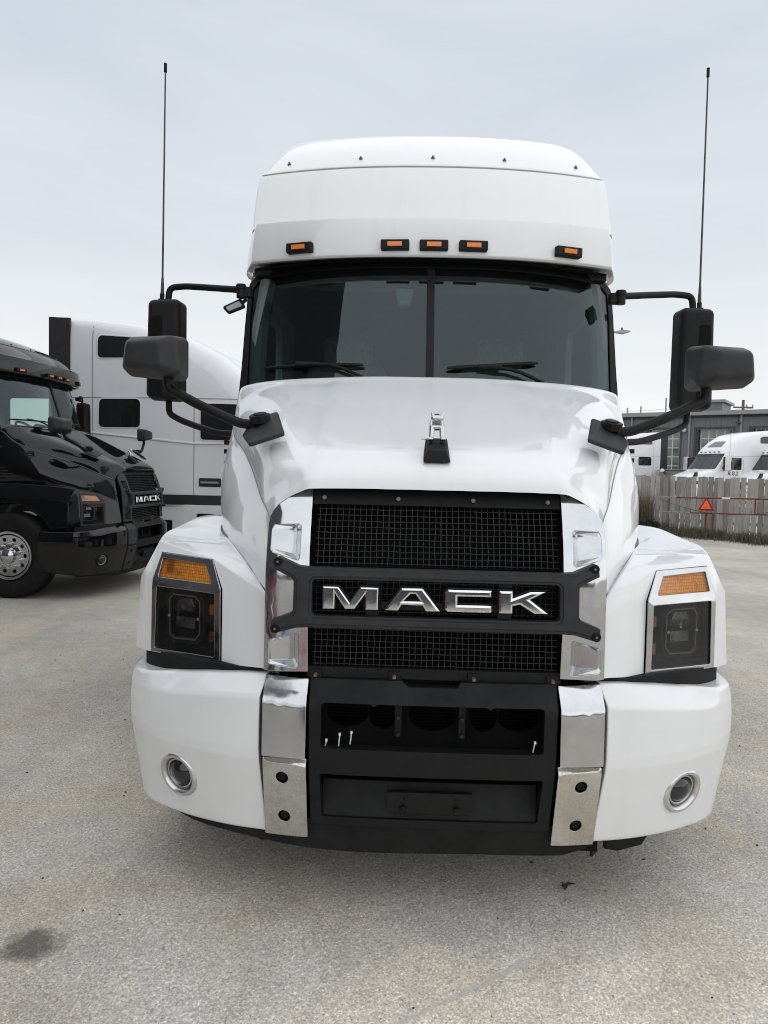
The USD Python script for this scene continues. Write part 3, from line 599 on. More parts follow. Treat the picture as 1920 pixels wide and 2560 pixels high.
        obj('mirror_arm', side(tube(arm, [.024, .023, .022, .020, .019, .019, .019], 12, 6) if False else tube(arm, .020, 12, 6), s), 'black_plastic', HM)
        mo = hull([(0.744, 0.579, 1.816), (0.651, 0.569, 1.843), (0.595, 0.393, 1.755), (0.717, 0.393, 1.713), (0.761, 0.486, 1.75), (0.725, 0.447, 1.732), (0.67, 0.513, 1.826)], .010)
        obj('mirror_mount', side(mo, s), 'grey_plastic', HM)
        obj('mirror_pivot', side(cat(disc((0.702, 0.49, 1.82), .042, (.1, -.3, 1), .03, 8), disc((0.702, 0.486, 1.836), .026, (.1, -.3, 1), .01, 24)), s), 'black_plastic', HM)
        # ---------------- door mirror
        r_ = .03
        dm = hull([(1.437, 1.69, 2.53), (1.552, 1.69, 2.525), (1.437, 1.69, 2.035), (1.562, 1.69, 2.04), (1.43, 1.765, 2.53), (1.568, 1.765, 2.52), (1.43, 1.765, 2.03), (1.572, 1.765, 2.035)], .036)
        DM = obj('door_mirror', side(dm, s), 'black_plastic', T)
        obj('mirror_glass', side(box(1.415, 1.585, 1.800, 1.806, 2.03, 2.53), s), 'chrome', DM)
        obj('mirror_recess', side(panel(rpoly([(1.50, 2.47), (1.562, 2.465), (1.568, 2.02), (1.50, 2.02)], .018), lambda x, z: 1.652 + 0 * x, .01, .1), s), 'flat_black', DM)
        obj('upper_arm', side(tube([(1.497, 1.75, 2.565), (1.488, 1.75, 2.645), (1.39, 1.73, 2.650), (1.235, 1.65, 2.624), (1.03, 1.53, 2.585)], .018, 12, 6), s), 'black_plastic', DM)
        obj('arm_bracket', side(cat(disc((1.024, 1.53, 2.578), .025, (0, 0, 1), .072, 20), disc((1.024, 1.53, 2.597), .029, (0, 0, 1), .02, 20), box(.97, 1.024, 1.52, 1.58, 2.55, 2.60)), s), 'black_plastic', DM)
        obj('lower_arm', side(tube([(1.493, 1.76, 2.0), (1.485, 1.74, 1.925), (1.402, 1.68, 1.885), (1.281, 1.60, 1.846), (1.142, 1.50, 1.807), (1.03, 1.42, 1.799)], .018, 12, 6), s), 'black_plastic', DM)
        lean = -.014 if s > 0 else .011
        if not white: continue
        AN = obj('antenna', side(cat(tube([(1.531, 1.75, 2.60), (1.530, 1.75, 2.70)], [.011, .007], 8), tube([(1.530, 1.75, 2.69), (1.519, 1.75, 3.86)], [.0058, .0042], 8)), s), 'antenna_rod', T, label='thin dark whip antenna standing on a door mirror')
        obj('antenna_tip', side(tube([(1.519, 1.75, 3.845), (1.5187, 1.75, 3.893)], .0085, 8), s), 'black_plastic', AN)
        obj('antenna_base', side(cat(tube([(1.532, 1.745, 2.535), (1.531, 1.75, 2.61)], .013, 8), box(1.515, 1.55, 1.735, 1.765, 2.55, 2.58)), s), 'black_plastic', AN)
    # ---------------- look-down mirror on the passenger pillar
    if white:
        LD = obj('lookdown_mirror', hull([(-1.114, 1.55, 2.492), (-1.092, 1.55, 2.47), (-1.017, 1.55, 2.5), (-1.034, 1.55, 2.53)], .012), 'black_plastic', T, label='small black oval mirror on the passenger door pillar')
        obj('mirror_glass', panel(rpoly([(-1.112, 2.492), (-1.092, 2.472), (-1.019, 2.502), (-1.037, 2.528)], .006), lambda x, z: 1.536 + 0 * x, .01, .1), 'lamp_grey', LD)
        obj('mirror_stay', tube([(-1.025, 1.55, 2.518), (-0.996, 1.55, 2.541)], .01, 8), 'black_plastic', LD)
    # ---------------- hood ornament: small chrome figure on a black latch
    oy, oz = .275, 1.672
    LB = obj('hood_latch', hull([(-.044, oy - .055, oz - .012), (.044, oy - .055, oz - .012), (-.030, oy - .050, oz + .024), (.030, oy - .050, oz + .024), (-.036, oy + .03, oz + .070), (.036, oy + .03, oz + .070), (-.042, oy + .03, oz + .01), (.042, oy + .03, oz + .01)], .005), 'black_plastic', T, label='black wedge-shaped hood latch under the ornament')
    orn = [hull([(sx * .020, oy, oz + .072), (sx * .018, oy + .01, oz + .115)], [.010, .011]) for sx in (-1, 1)]
    orn += [hull([(-.016, oy + .012, oz + .115), (.016, oy + .012, oz + .115), (-.014, oy + .03, oz + .135), (.014, oy + .03, oz + .135)], .013), hull([(-.012, oy - .002, oz + .146), (.012, oy - .002, oz + .146), (0, oy + .02, oz + .150)], [.013, .013, .016])]
    orn += [hull([(sx * .017, oy + .006, oz + .158), (sx * .0205, oy + .006, oz + .168)], [.006, .003]) for sx in (-1, 1)]
    orn += [tube([(sx * .015, oy - .012, oz + .071), (sx * .034, oy - .012, oz + .071)], .007, 10) for sx in (-1, 1)] + [tube([(-.058, oy - .005, oz + .070), (-.03, oy - .005, oz + .070)], .003, 6)]
    obj('hood_ornament', cat(orn), 'chrome', T, label='small chrome figure on the nose of the hood')
    # ---------------- windshield
    wf = [(-1.022, 1.984), (-1.018, 2.175), (-1.02, 2.414), (-1.019, 2.61), (-1.013, 2.658), (-0.978, 2.694), (-0.89, 2.741), (-0.756, 2.746), (-0.469, 2.751), (0.0, 2.754)]
    wf = wf + [(-x, z) for x, z in wf[:-1][::-1]]
    gl_ = [(-0.971, 2.003), (-0.981, 2.271), (-0.989, 2.481), (-0.986, 2.623), (-0.954, 2.659), (-0.885, 2.673), (-0.756, 2.679), (-0.469, 2.682), (-0.019, 2.682), (-0.015, 2.003)]
    G1 = sg.Polygon(gl_); G2 = sg.Polygon(xflip(gl_))
    fr = sg.Polygon(wf).difference(G1.union(G2).union(sg.Polygon([(-.03, 2.681), (.03, 2.681), (.03, 1.97), (-.03, 1.97)])).buffer(.0005))
    obj('windshield_frame', panel(fr, lambda x, z: F_ws(x, z) - .008, .04, .05), 'black_plastic', T)
    obj('windshield_divider', panel([(-.0198, 2.688), (.0198, 2.688), (.0198, 2.0), (-.0198, 2.0)], lambda x, z: F_ws(x, z) - .010, .03, .05), 'black_plastic', T)
    for G in (G1, G2):
        pg = panel(G, F_ws, .001, .05); nf = len(pg.faces)
        v = pg.vertices[:len(pg.vertices) // 2]; ff = pg.faces[(pg.faces < len(v)).all(1)]
        obj('windshield_pane', tm(v, ff), 'windshield_glass', T, smooth=True)
    if white: obj('windshield_sensor', cat(hull([(-.175, 1.40, 2.565), (-.095, 1.40, 2.565), (-.16, 1.375, 2.475), (-.11, 1.375, 2.475), (-.135, 1.43, 2.54)], .008), box(-.158, -.112, 1.350, 1.362, 2.475, 2.50)), 'interior_trim', T)  # solid shape added to stand for a faint reflection in the glass
    # wipers
    for pts, arm in (([(-.866, 2.148), (-.60, 2.155), (-.335, 2.150)], [(-.625, 2.158), (-.50, 2.150), (-.43, 2.128), (-.30, 2.07)]), ([(.086, 2.139), (.32, 2.160), (.551, 2.186)], [(.30, 2.150), (.40, 2.142), (.461, 2.127), (.60, 2.07)])):
        q = dens(np.array(pts), 6); w = obj('wiper', tube([(x, float(F_ws(x, z)) - .022, z) for x, z in q], [.006] + [.010] * (len(q) - 2) + [.006], 8), 'black_plastic', T)
        q = dens(np.array(arm), 4); obj('wiper_arm', cat(tube([(x, float(F_ws(x, z)) - .035, z) for x, z in q], .009, 8), hull([(arm[0][0] + dx, float(F_ws(arm[0][0], arm[0][1])) - .03, arm[0][1]) for dx in (-.05, .05)], .014)), 'black_plastic', w)
    # ---------------- cab shell with door windows
    for s in (-1, 1):
        yy0 = 1.50
        sd = sg.Polygon([(1.56, 1.0), (1.56, 2.1), (1.73, 2.62), (1.78, 2.72), (3.0, 2.74), (3.0, 1.0)])
        wn = rpoly([(1.74, 2.10), (1.90, 2.58), (2.62, 2.58), (2.62, 2.06)], .04)
        cb = obj('cab_side', side(panel(sd.difference(wn), lambda u, v: 0 * u, .04, .1, put=lambda u, v, dd: np.stack([1.022 - dd, u, v], 1)), s), BODY, T)
        obj('door_window', side(sheet(wn, lambda u, v: 0 * u, .003, .2, put=lambda u, v, dd: np.stack([1.005 - dd, u, v], 1)), s), 'side_glass', T)
        obj('door_handle', side(box(1.022, 1.045, 2.65, 2.85, 1.75, 1.80), s), 'black_plastic', cb)
        obj('sleeper_side', side(panel([(2.98, .9), (2.98, 2.68), (1.90, 2.74), (1.96, 2.80), (4.5, 2.80), (4.5, .9)], lambda u, v: 0 * u, .04, .1, put=lambda u, v, dd: np.stack([1.026 - dd, u, v], 1)), s), BODY, T)
        obj('sleeper_side', side(grid([[(1.052, 1.90, 2.70), (1.06, 2.6, 2.70), (1.06, 4.5, 2.70)], [(.975, 1.99, 3.30 if white else 3.1), (.98, 2.6, 3.30 if white else 3.1), (.98, 4.5, 3.34 if white else 3.12)]]), s), BODY, T)
    # ---------------- roof: visor, fairing wall, cap
    def level(z, y0, ye, X, n=29, back=None):
        x = np.linspace(-X, X, n); y = y0 + (ye - y0) * (np.abs(x) / X) ** 2.3
        zc = z if np.ndim(z) == 0 else z[0] + (z[1] - z[0]) * (np.abs(x) / X) ** 2
        P = np.stack([x, y, zc + 0 * x], 1)
        yb = back or ye + .30
        xb = max(X + .004, float(np.interp(P[0, 2], [2.7, 3.30], [1.052, .975])))
        mid = lambda q: X + q * (xb - X)
        pts = [(yb, xb), (ye + .30 if back else ye + .22, mid(.93)), (ye + .14, mid(.66)), (ye + .05, mid(.26))]
        return np.vstack([[(-x_, y_, P[0, 2]) for y_, x_ in pts], P, [(x_, y_, P[-1, 2]) for y_, x_ in pts[::-1]]])
    R = [level(2.74, 1.487, 1.678, 0.986), level((2.716, 2.728), 1.334, 1.554, 0.968), level((2.711, 2.723), 1.313, 1.53, 0.967), level((2.719, 2.731), 1.3, 1.515, 0.966),
         level((2.809, 2.821), 1.290, 1.498, 0.954), level((2.888, 2.908), 1.305, 1.505, 0.942), level((2.908, 2.928), 1.313, 1.506, 0.936), level((2.916, 2.934), 1.335, 1.520, 0.934)]
    obj('roof_visor', grid(R), BODY, T, smooth=35, label='painted sun visor section above the windshield')
    fz = lambda z: z if white else 2.90 + (z - 2.90) * .5          # the black one carries a lower roof
    R = [level((fz(2.895), fz(2.915)), 1.36, 1.55, .966, back=2.8), level((fz(2.905), fz(2.923)), 1.41, 1.575, .971, back=2.8), level((fz(2.945), fz(2.960)), 1.440, 1.60, .976, back=2.8), level(fz(3.05), 1.488, 1.648, .980, back=2.8), level(fz(3.17), 1.550, 1.706, .980, back=2.8),
         level(fz(3.255), 1.600, 1.752, .976, back=2.8), level(fz(3.282), 1.617, 1.768, .970, back=2.8), level(fz(3.284), 1.628, 1.778, .960, back=2.8), level(fz(3.286), 1.68, 1.83, .90, back=2.8)]
    obj('roof_fairing', grid(R), BODY, T, smooth=35, label='sloping painted wall between visor and roof cap')
    nx, ny = 49, 40
    X = .967 * np.sin(np.linspace(-1, 1, nx) * np.pi / 2) ; X = np.sign(X) * .967 * (np.abs(X) / .967) ** .8
    ysm = 1.620 + .153 * (np.abs(X) / .967) ** 2.3
    yp = np.r_[0, .004, .012, np.linspace(.03, 1, ny - 3) ** 1.5 * 2.75]
    S = np.clip(1 - (np.abs(X) / .9675) ** 17, 0, 1) ** .38
    Rr = .61 * (1 - np.exp(-yp / .50))
    rows = []
    for q, rr in zip(yp, Rr):
        rows.append(np.stack([X, ysm + q, 3.290 + .004 * (q > 0.003) + rr * S], 1))
    lipr = rows[0].copy(); lipr[:, 1] += .02; lipr[:, 2] -= .002
    for rw in rows + [lipr]: rw[:, 2] = fz(rw[:, 2])
    rc = obj('roof_cap', cat(grid([lipr] + rows), box(-.96, .96, 4.45, 4.5, .9, fz(3.5))), BODY, T, smooth=40)
    for x, z in ((-.811, 0), (-.398, 0), (.003, 0), (.400, 0), (.813, 0)):
        y = 1.620 + .153 * (abs(x) / .967) ** 2.3 + .053; zz = 3.294 + .61 * (1 - math.exp(-.053 / .50)) * (1 - (abs(x) / .9675) ** 17) ** .38
        zz = fz(zz)
        obj('cap_bolt', cat(disc((x, y, zz), .011, (0, -.6, .8), .010, 12), disc((x, y - .004, zz + .006), .006, (0, -.6, .8), .012, 6)), 'bolt_steel', rc)
    vl = lambda y0, ye, X, z: np.stack([np.linspace(-X, X, 25), y0 + (ye - y0) * np.abs(np.linspace(-1, 1, 25)) ** 2.3, np.full(25, z)], 1)
    obj('visor_underside', grid([vl(1.345, 1.56, .955, 2.7085), vl(1.40, 1.62, .965, 2.714), vl(1.48, 1.70, .98, 2.725)]), 'black_plastic', T)
    # marker lights
    for x in (-.685, -.189, .007, .206, .704):
        t_ = abs(x) / 1.0; y = 1.287 + .222 * t_ ** 2.3; z = 2.761 + .012 * t_ ** 2 ; sl = .222 * 2.3 * t_ ** 1.3 * np.sign(x)
        def at(mm):
            mm = mm.copy(); mm.apply_transform(trimesh.transformations.rotation_matrix(math.atan(sl), [0, 0, 1])); mm.apply_translation((x, y, z)); return mm
        ml_ = obj('marker_light', at(hull([(sx * .066, -.014 + dy, sz * .019) for sx in (-1, 1) for sz in (-1, 1) for dy in (0, .03)], .006)), 'black_plastic', T)
        obj('lens', at(cat(box(-.036, .036, -.026, -.016, -.011, .011), *[box(-.036 + i * .006, -.033 + i * .006, -.029, -.016, -.0105, .0105) for i in range(12)])), 'orange_lamp', ml_)
    # ---------------- interior
    obj('dashboard', cat(grid([[(x, 1.18 + .30 * (abs(x) / 1.0) ** 2.2 + dy, z) for x in np.linspace(-.98, .98, 21)] for dy, z in ((.05, 1.9), (.06, 2.07), (.30, 2.10), (.52, 2.06), (.56, 1.8))]), hull([(.25, 1.80, 2.08), (.75, 1.85, 2.08), (.25, 1.75, 2.13), (.75, 1.80, 2.13)], .03)), 'interior_trim', T)
    obj('headliner', cat(box(-.97, .97, 1.62, 3.2, 2.69, 2.72), grid([[(x, 1.56 + .12 * (abs(x) / .9) ** 2, z + .07 * (abs(x) / .9) ** 3) for x in np.linspace(-.9, .9, 19)] for z in (2.59, 2.85)])), 'interior_dark', T)
    obj('cab_back_wall', cat(box(-1.02, -.45, 3.18, 3.2, 1.2, 2.75), box(.45, 1.02, 3.18, 3.2, 1.2, 2.75), box(-.95, .95, 4.3, 4.32, 1.2, 3.2), box(-1.02, 1.02, 1.7, 4.4, 1.2, 1.22)), 'interior_dark', T)
    for x in (-.52, .52):
        obj('seat', cat(hull([(x + dx, yy, zz) for dx in (-.22, .22) for yy, zz in ((2.45, 1.55), (2.60, 2.28))], .06), hull([(x + dx, yy, 1.55) for dx in (-.22, .22) for yy in (2.0, 2.45)], .08), hull([(x + dx, 2.62, zz) for dx in (-.12, .12) for zz in (2.38, 2.50)], .05)), 'seat_cloth', T)
    sw = torus((0, 0, 0), .225, .016, (0, 0, 1)); sw.apply_transform(trimesh.transformations.rotation_matrix(math.radians(38), [1, 0, 0])); sw.apply_translation((.5, 1.98, 2.06))
    obj('steering_wheel', sw, 'interior_dark', T)
    for s in (-1, 1):
        obj('pillar_trim', side(tube([(.93, 1.52, 2.05), (.93, 1.60, 2.40), (.90, 1.66, 2.66)], .045, 8), s), 'interior_trim', T)
    # ---------------- chassis and wheels
    obj('chassis', cat(box(-.45, -.33, .35, 6.5, .62, .88), box(.33, .45, .35, 6.5, .62, .88), box(-.95, .95, 1.19, 1.31, .46, .58), box(-1.0, 1.0, 3.0, 4.9, .55, .95), box(-.62, .62, .22, .9, .33, .6)), 'flat_black', T)
    obj('underbody', cat(box(-.80, .80, .34, 4.6, .36, .40), box(-.62, .62, .17, .45, .25, .37), box(-1.0, 1.0, .48, .70, .33, .37)), 'flat_black', T)  # unseen plates added to block light and darken the ground below
    def wheel(y, s, dual=False):
        R_ = .515
        prof = [(.285, -.10), (.33, -.135), (.42, -.150), (.475, -.142), (.50, -.120), (R_, -.095), (R_, -.075), (R_ - .014, -.072), (R_ - .014, -.060), (R_, -.057), (R_, -.022), (R_ - .014, -.019), (R_ - .014, -.007), (R_, -.004)]
        prof = prof + [(r, -a) for r, a in prof[::-1]]
        wl = obj('wheel', side(revolve(prof, 72, 'x', (1.045, y, .515)), s), 'rubber', T)
        disk = sg.Point(0, 0).buffer(.245, quad_segs=12)
        for k in range(10): disk = disk.difference(sg.Point(.195 * math.cos(k * math.pi / 5), .195 * math.sin(k * math.pi / 5)).buffer(.024, quad_segs=5))
        dk = panel(disk, lambda u, v: 0.03 - .03 * np.clip(np.hypot(u, v) / .25, 0, 1), .02, .04, put=lambda u, v, dd: np.stack([1.045 + .115 - dd, y + u, .515 + v], 1))
        rim = revolve([(.235, -.06), (.245, .07), (.262, .125), (.288, .135), (.292, .12), (.282, .06), (.282, -.1)], 60, 'x', (1.045, y, .515))
        obj('rim', side(cat(dk, rim), s), 'aluminium', wl)
        obj('hub', side(cat(revolve([(0, .195), (.05, .190), (.085, .165), (.098, .12), (.15, .112), (.155, .08)], 40, 'x', (1.045, y, .515))), s), 'chrome', wl)
        if y < 2:
            for a_ in np.arange(10) * math.pi / 5 + .3: obj('lug_nut', side(disc((1.045 + .125, y + .143 * math.cos(a_), .515 + .143 * math.sin(a_)), .017, (1, 0, 0), .06, 8), s), 'chrome', wl)
        obj('wheel_back', side(revolve([(0, -.05), (.29, -.05)], 40, 'x', (1.045, y, .515)), s), 'flat_black', wl)
    for s in (-1, 1):
        wheel(1.25, s); wheel(5.3, s); wheel(6.6, s)
    return T

make_truck('semi_truck', 'white sleeper truck seen head-on, black wire grille with chrome surrounds, filling the picture', (0, 0, 0), 0, True)
make_truck('semi_truck', 'glossy black sleeper truck standing side-on behind the white truck at the left', (-3.46, 7.0, 0), 86.5, False)


# ================================================================== THE SETTING
# ground: compacted limestone yard
mat('yard', {
    'g': ('geometry', {}), 'sp': ('separate_xyz', {}),
    'n1': ('noise_texture', {'scale': 0.55, 'detail': 6, 'roughness': 0.62}),
    'n2': ('noise_texture', {'scale': 5.0, 'detail': 7, 'roughness': 0.72}),
    'n3': ('noise_texture', {'scale': 88.0, 'detail': 4, 'roughness': 0.78}),
    'n4': ('noise_texture', {'scale': 1.7, 'detail': 4, 'roughness': 0.6}),
    'v1': ('voronoi_texture', {'scale': 58.0}), 'v2': ('voronoi_texture', {'scale': 90.0}),
    'r1': ('rgb_ramp', {'ramp': [(0.30, (0.345, 0.327, 0.298)), (0.50, (0.430, 0.406, 0.366)), (0.70, (0.540, 0.508, 0.448))]}),
    'r4': ('rgb_ramp', {'ramp': [(0.35, (0.97, 0.99, 1.03)), (0.62, (1.04, 1.0, 0.94))]}),
    'r2': ('rgb_ramp', {'ramp': [(0.25, (0.84, 0.84, 0.845)), (0.50, (1.0, 1.0, 1.0)), (0.75, (1.15, 1.145, 1.13))]}),
    'r3': ('rgb_ramp', {'ramp': [(0.30, (0.42, 0.42, 0.42)), (0.42, (0.92, 0.92, 0.92)), (0.55, (1.06, 1.06, 1.05)), (0.66, (1.5, 1.49, 1.46))]}),
    'rv': ('rgb_ramp', {'ramp': [(0.0, (0.5, 0.5, 0.5)), (0.12, (0.6, 0.6, 0.6)), (0.22, (1.0, 1.0, 1.0)), (1.0, (1.0, 1.0, 1.0))]}),
    'wv': ('rgb_ramp', {'ramp': [(0.0, (0.80, 0.80, 0.81)), (0.5, (1.0, 1.0, 1.0)), (0.86, (1.0, 1.0, 1.0)), (0.97, (1.5, 1.48, 1.42))]}),
    'tm': ('mapping', {'scale': (2.6, 0.16, 1.0), 'rotation': (0, 0, 0.35)}), 'tn': ('noise_texture', {'scale': 1.0, 'detail': 5, 'roughness': 0.6}), 'tr': ('rgb_ramp', {'ramp': [(0.36, (0.94, 0.94, 0.945)), (0.5, (1.0, 1.0, 1.0)), (0.66, (1.03, 1.03, 1.02))]}), 'mt': ('mix', {'mix_type': 'multiply', 'fac': 1.0}),
    'm1': ('mix', {'mix_type': 'multiply', 'fac': 1.0}), 'm2': ('mix', {'mix_type': 'multiply', 'fac': 1.0}), 'm3': ('mix', {'mix_type': 'multiply', 'fac': 0.9}), 'm4': ('mix', {'mix_type': 'multiply', 'fac': 0.75}), 'm5': ('mix', {'mix_type': 'multiply', 'fac': 0.7}),
    'g1': ('voronoi_texture', {'scale': 210.0}), 'g2': ('voronoi_texture', {'scale': 120.0}), 'gb1': ('rgb_to_bw', {}), 'gb2': ('rgb_to_bw', {}),
    'gr1': ('rgb_ramp', {'ramp': [(0.12, (0.50, 0.50, 0.50)), (0.35, (0.86, 0.86, 0.86)), (0.62, (1.06, 1.06, 1.055)), (0.88, (1.62, 1.60, 1.55))]}),
    'gr2': ('rgb_ramp', {'ramp': [(0.15, (0.66, 0.66, 0.66)), (0.40, (0.95, 0.95, 0.95)), (0.65, (1.04, 1.04, 1.03)), (0.88, (1.35, 1.33, 1.28))]}),
    'mg1': ('mix', {'mix_type': 'multiply', 'fac': 0.55}), 'mg2': ('mix', {'mix_type': 'multiply', 'fac': 0.45}),
    # oil stain by the near left corner
    'os': ('vector_math', {'math_type': 'subtract', 'vector2': (-1.335, -0.098, 0)}), 'oc': ('vector_math', {'math_type': 'multiply', 'vector2': (0.92, 1.1, 0)}), 'ol': ('vector_math', {'math_type': 'length'}),
    'on': ('noise_texture', {'scale': 16.0, 'detail': 5, 'roughness': 0.7}), 'oa': ('math', {'math_type': 'multiply_add', 'value2': 0.13, 'value3': -0.065}), 'ob': ('math', {'math_type': 'add'}),
    'or': ('map_range', {'from_min': 0.055, 'from_max': 0.112, 'to_min': 0.74, 'to_max': 0.0, 'clamp': True}), 'om': ('mix', {'color2': (0.055, 0.050, 0.042)}),
    # pale scratch line
    'ls': ('vector_math', {'math_type': 'subtract', 'vector2': (0.05, -0.275, 0)}), 'ld': ('vector_math', {'math_type': 'dot_product', 'vector2': (-0.560, 0.828, 0)}), 'lt': ('vector_math', {'math_type': 'dot_product', 'vector2': (0.828, 0.560, 0)}),
    'la': ('math', {'math_type': 'absolute'}), 'lw': ('noise_texture', {'scale': 22.0, 'detail': 4}), 'lm': ('math', {'math_type': 'multiply_add', 'value2': 0.028, 'value3': -0.014}), 'ln': ('math', {'math_type': 'add'}),
    'lr': ('map_range', {'from_min': 0.004, 'from_max': 0.014, 'to_min': 0.75, 'to_max': 0.0, 'clamp': True}), 'le': ('map_range', {'from_min': 0.30, 'from_max': 0.46, 'to_min': 1.0, 'to_max': 0.0, 'clamp': True}), 'lta': ('math', {'math_type': 'absolute'}),
    # brighter foreground light painted into the ground colour, fading with distance
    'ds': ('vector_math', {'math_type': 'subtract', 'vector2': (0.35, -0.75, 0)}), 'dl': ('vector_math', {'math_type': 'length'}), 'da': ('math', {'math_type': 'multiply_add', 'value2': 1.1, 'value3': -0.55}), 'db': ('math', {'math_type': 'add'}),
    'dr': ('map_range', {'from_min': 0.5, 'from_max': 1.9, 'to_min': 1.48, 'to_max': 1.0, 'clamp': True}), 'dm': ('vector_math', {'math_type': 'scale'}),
    'lk': ('math', {'math_type': 'multiply'}), 'lx': ('mix', {'color2': (0.52, 0.50, 0.45)}),
    'h1': ('math', {'math_type': 'multiply_add', 'value2': 0.6}), 'b1': ('bump', {'strength': 0.5, 'distance': 0.003}), 'b2': ('bump', {'strength': 0.35, 'distance': 0.02}),
    'p': ('principled_bsdf', {'roughness': 0.88, 'specular_ior_level': 0.3}),
}, [('g.position', k + '.vector') for k in ('n1', 'n2', 'n3', 'n4', 'v1', 'v2', 'on', 'lw', 'g1', 'g2')] + [
    ('n1.fac', 'r1.fac'), ('n2.fac', 'r2.fac'), ('n3.fac', 'r3.fac'), ('n4.fac', 'r4.fac'), ('v1.distance', 'rv.fac'), ('v2.distance', 'wv.fac'),
    ('r1.color', 'm1.color1'), ('r2.color', 'm1.color2'), ('m1.color', 'm2.color1'), ('r4.color', 'm2.color2'), ('g.position', 'tm.vector'), ('tm.vector', 'tn.vector'), ('tn.fac', 'tr.fac'), ('m2.color', 'mt.color1'), ('tr.color', 'mt.color2'), ('mt.color', 'm3.color1'), ('r3.color', 'm3.color2'), ('m3.color', 'm4.color1'), ('rv.color', 'm4.color2'), ('m4.color', 'm5.color1'), ('wv.color', 'm5.color2'),
    ('g.position', 'os.vector1'), ('os.vector', 'oc.vector1'), ('oc.vector', 'ol.vector1'), ('on.fac', 'oa.value1'), ('oa.value', 'ob.value1'), ('ol.value', 'ob.value2'), ('ob.value', 'or.value'),
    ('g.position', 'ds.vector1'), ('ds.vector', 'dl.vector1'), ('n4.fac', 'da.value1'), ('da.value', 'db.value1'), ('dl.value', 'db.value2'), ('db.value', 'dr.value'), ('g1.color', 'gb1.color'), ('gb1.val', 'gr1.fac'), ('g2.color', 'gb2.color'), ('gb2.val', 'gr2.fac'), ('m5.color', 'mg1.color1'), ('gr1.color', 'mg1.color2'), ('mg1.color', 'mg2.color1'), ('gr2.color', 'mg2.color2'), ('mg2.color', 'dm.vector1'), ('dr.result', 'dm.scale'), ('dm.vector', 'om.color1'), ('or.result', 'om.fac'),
    ('g.position', 'ls.vector1'), ('ls.vector', 'ld.vector1'), ('ls.vector', 'lt.vector1'), ('lw.fac', 'lm.value1'), ('ld.value', 'ln.value1'), ('lm.value', 'ln.value2'), ('ln.value', 'la.value1'), ('la.value', 'lr.value'), ('lt.value', 'lta.value1'), ('lta.value', 'le.value'),
    ('lr.result', 'lk.value1'), ('le.result', 'lk.value2'), ('om.color', 'lx.color1'), ('lk.value', 'lx.fac'), ('lx.color', 'p.base_color'),
    ('n3.fac', 'h1.value1'), ('v1.distance', 'h1.value3'), ('n2.fac', 'b2.height'), ('b2.normal', 'b1.normal'), ('h1.value', 'b1.height'), ('b1.normal', 'p.normal')])
S_ = 400.0
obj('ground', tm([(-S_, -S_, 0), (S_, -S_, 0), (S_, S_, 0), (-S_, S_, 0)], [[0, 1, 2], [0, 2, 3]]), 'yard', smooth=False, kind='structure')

simple('pebble', (0.33, 0.31, 0.28), 0.9, noise=0.5, nscale=40)
simple('dark_pebble', (0.06, 0.055, 0.05), 0.9)
def pebbles(n, r0, r1, seed, xr, yr):
    r = np.random.default_rng(seed); base = trimesh.creation.icosphere(0, 1.0); V, F = [], []
    for i in range(n):
        x, y = r.uniform(*xr), r.uniform(*yr); q = r.uniform(r0, r1)
        v = base.vertices * r.uniform(.6, 1.2, 3) * q * (1 + .2 * r.standard_normal((12, 1)))
        V.append(v + [x, y, q * .25]); F.append(base.faces + 12 * i)
    return tm(np.vstack(V), np.vstack(F))
p = obj('loose_gravel', pebbles(2600, .0018, .0045, 5, (-3.2, 3.4), (-.6, 4.5)), 'pebble', smooth=False, kind='stuff', label='small loose stones scattered over the yard around the white truck', category='gravel')
obj('dark_gravel', pebbles(170, .003, .007, 6, (-3.5, 3.5), (-.5, 6)), 'dark_pebble', smooth=False, kind='stuff', label='sparse dark crumbs of dirt on the yard', category='gravel')
simple('dead_leaf', (0.045, 0.036, 0.026), 0.9)
lf = trimesh.util.concatenate([hull([(x, y, .004), (x + dx, y + dy, .012), (x + dx * .5, y - dy, .003)], .002) for x, y, dx, dy in ((.545, .360, .03, .012), (.572, .372, .022, -.01), (.558, .352, -.012, .016))])
obj('dead_leaf', lf, 'dead_leaf', label='dark crumpled leaf lying on the ground in front of the bumper', category='leaf')

# ------------------------------------------------------------------ the other sleeper trucks (another, rounder make)
simple('vnl_trim', (0.02, 0.02, 0.021), 0.5, noise=0.3, nscale=6)
PROTO = '/World/long_nose_truck'
YT = [1.72, 2.02, 2.33, 2.36, 2.42, 2.6, 3.0, 3.6, 4.3, 5.07, 5.5]
ZT = [2.03, 2.44, 2.86, 2.93, 3.02, 3.20, 3.50, 3.80, 3.96, 4.04, 4.06]
top_of = lambda y: np.interp(y, YT, ZT)
wid_of = PCH([0, .3, 1.0, 1.72, 2.3, 3.0, 3.8, 5.5], [.74, .80, .93, 1.03, 1.06, 1.13, 1.22, 1.22])
ZB = .98
def sect(x, w, p=7.0): return np.clip(1 - np.abs(x / w) ** p, 0, 1) ** (1 / p)
pex = lambda y: np.interp(y, [2.4, 4.2, 5.5], [7.0, 10.0, 18.0])
def rings(ys, tops, zb):
    out = []
    a = np.linspace(0, np.pi, 41)
    for y, t in zip(ys, tops):
        w = float(wid_of(y)); e = 2 / float(pex(y))
        x = -w * np.sign(np.cos(a)) * np.abs(np.cos(a)) ** e; z = zb + (t - zb) * np.abs(np.sin(a)) ** e
        out.append(np.vstack([[(-w, y, zb - .0)], np.stack([x, y + 0 * x, z], 1), [(w, y, zb)]]))
    return np.array(out)
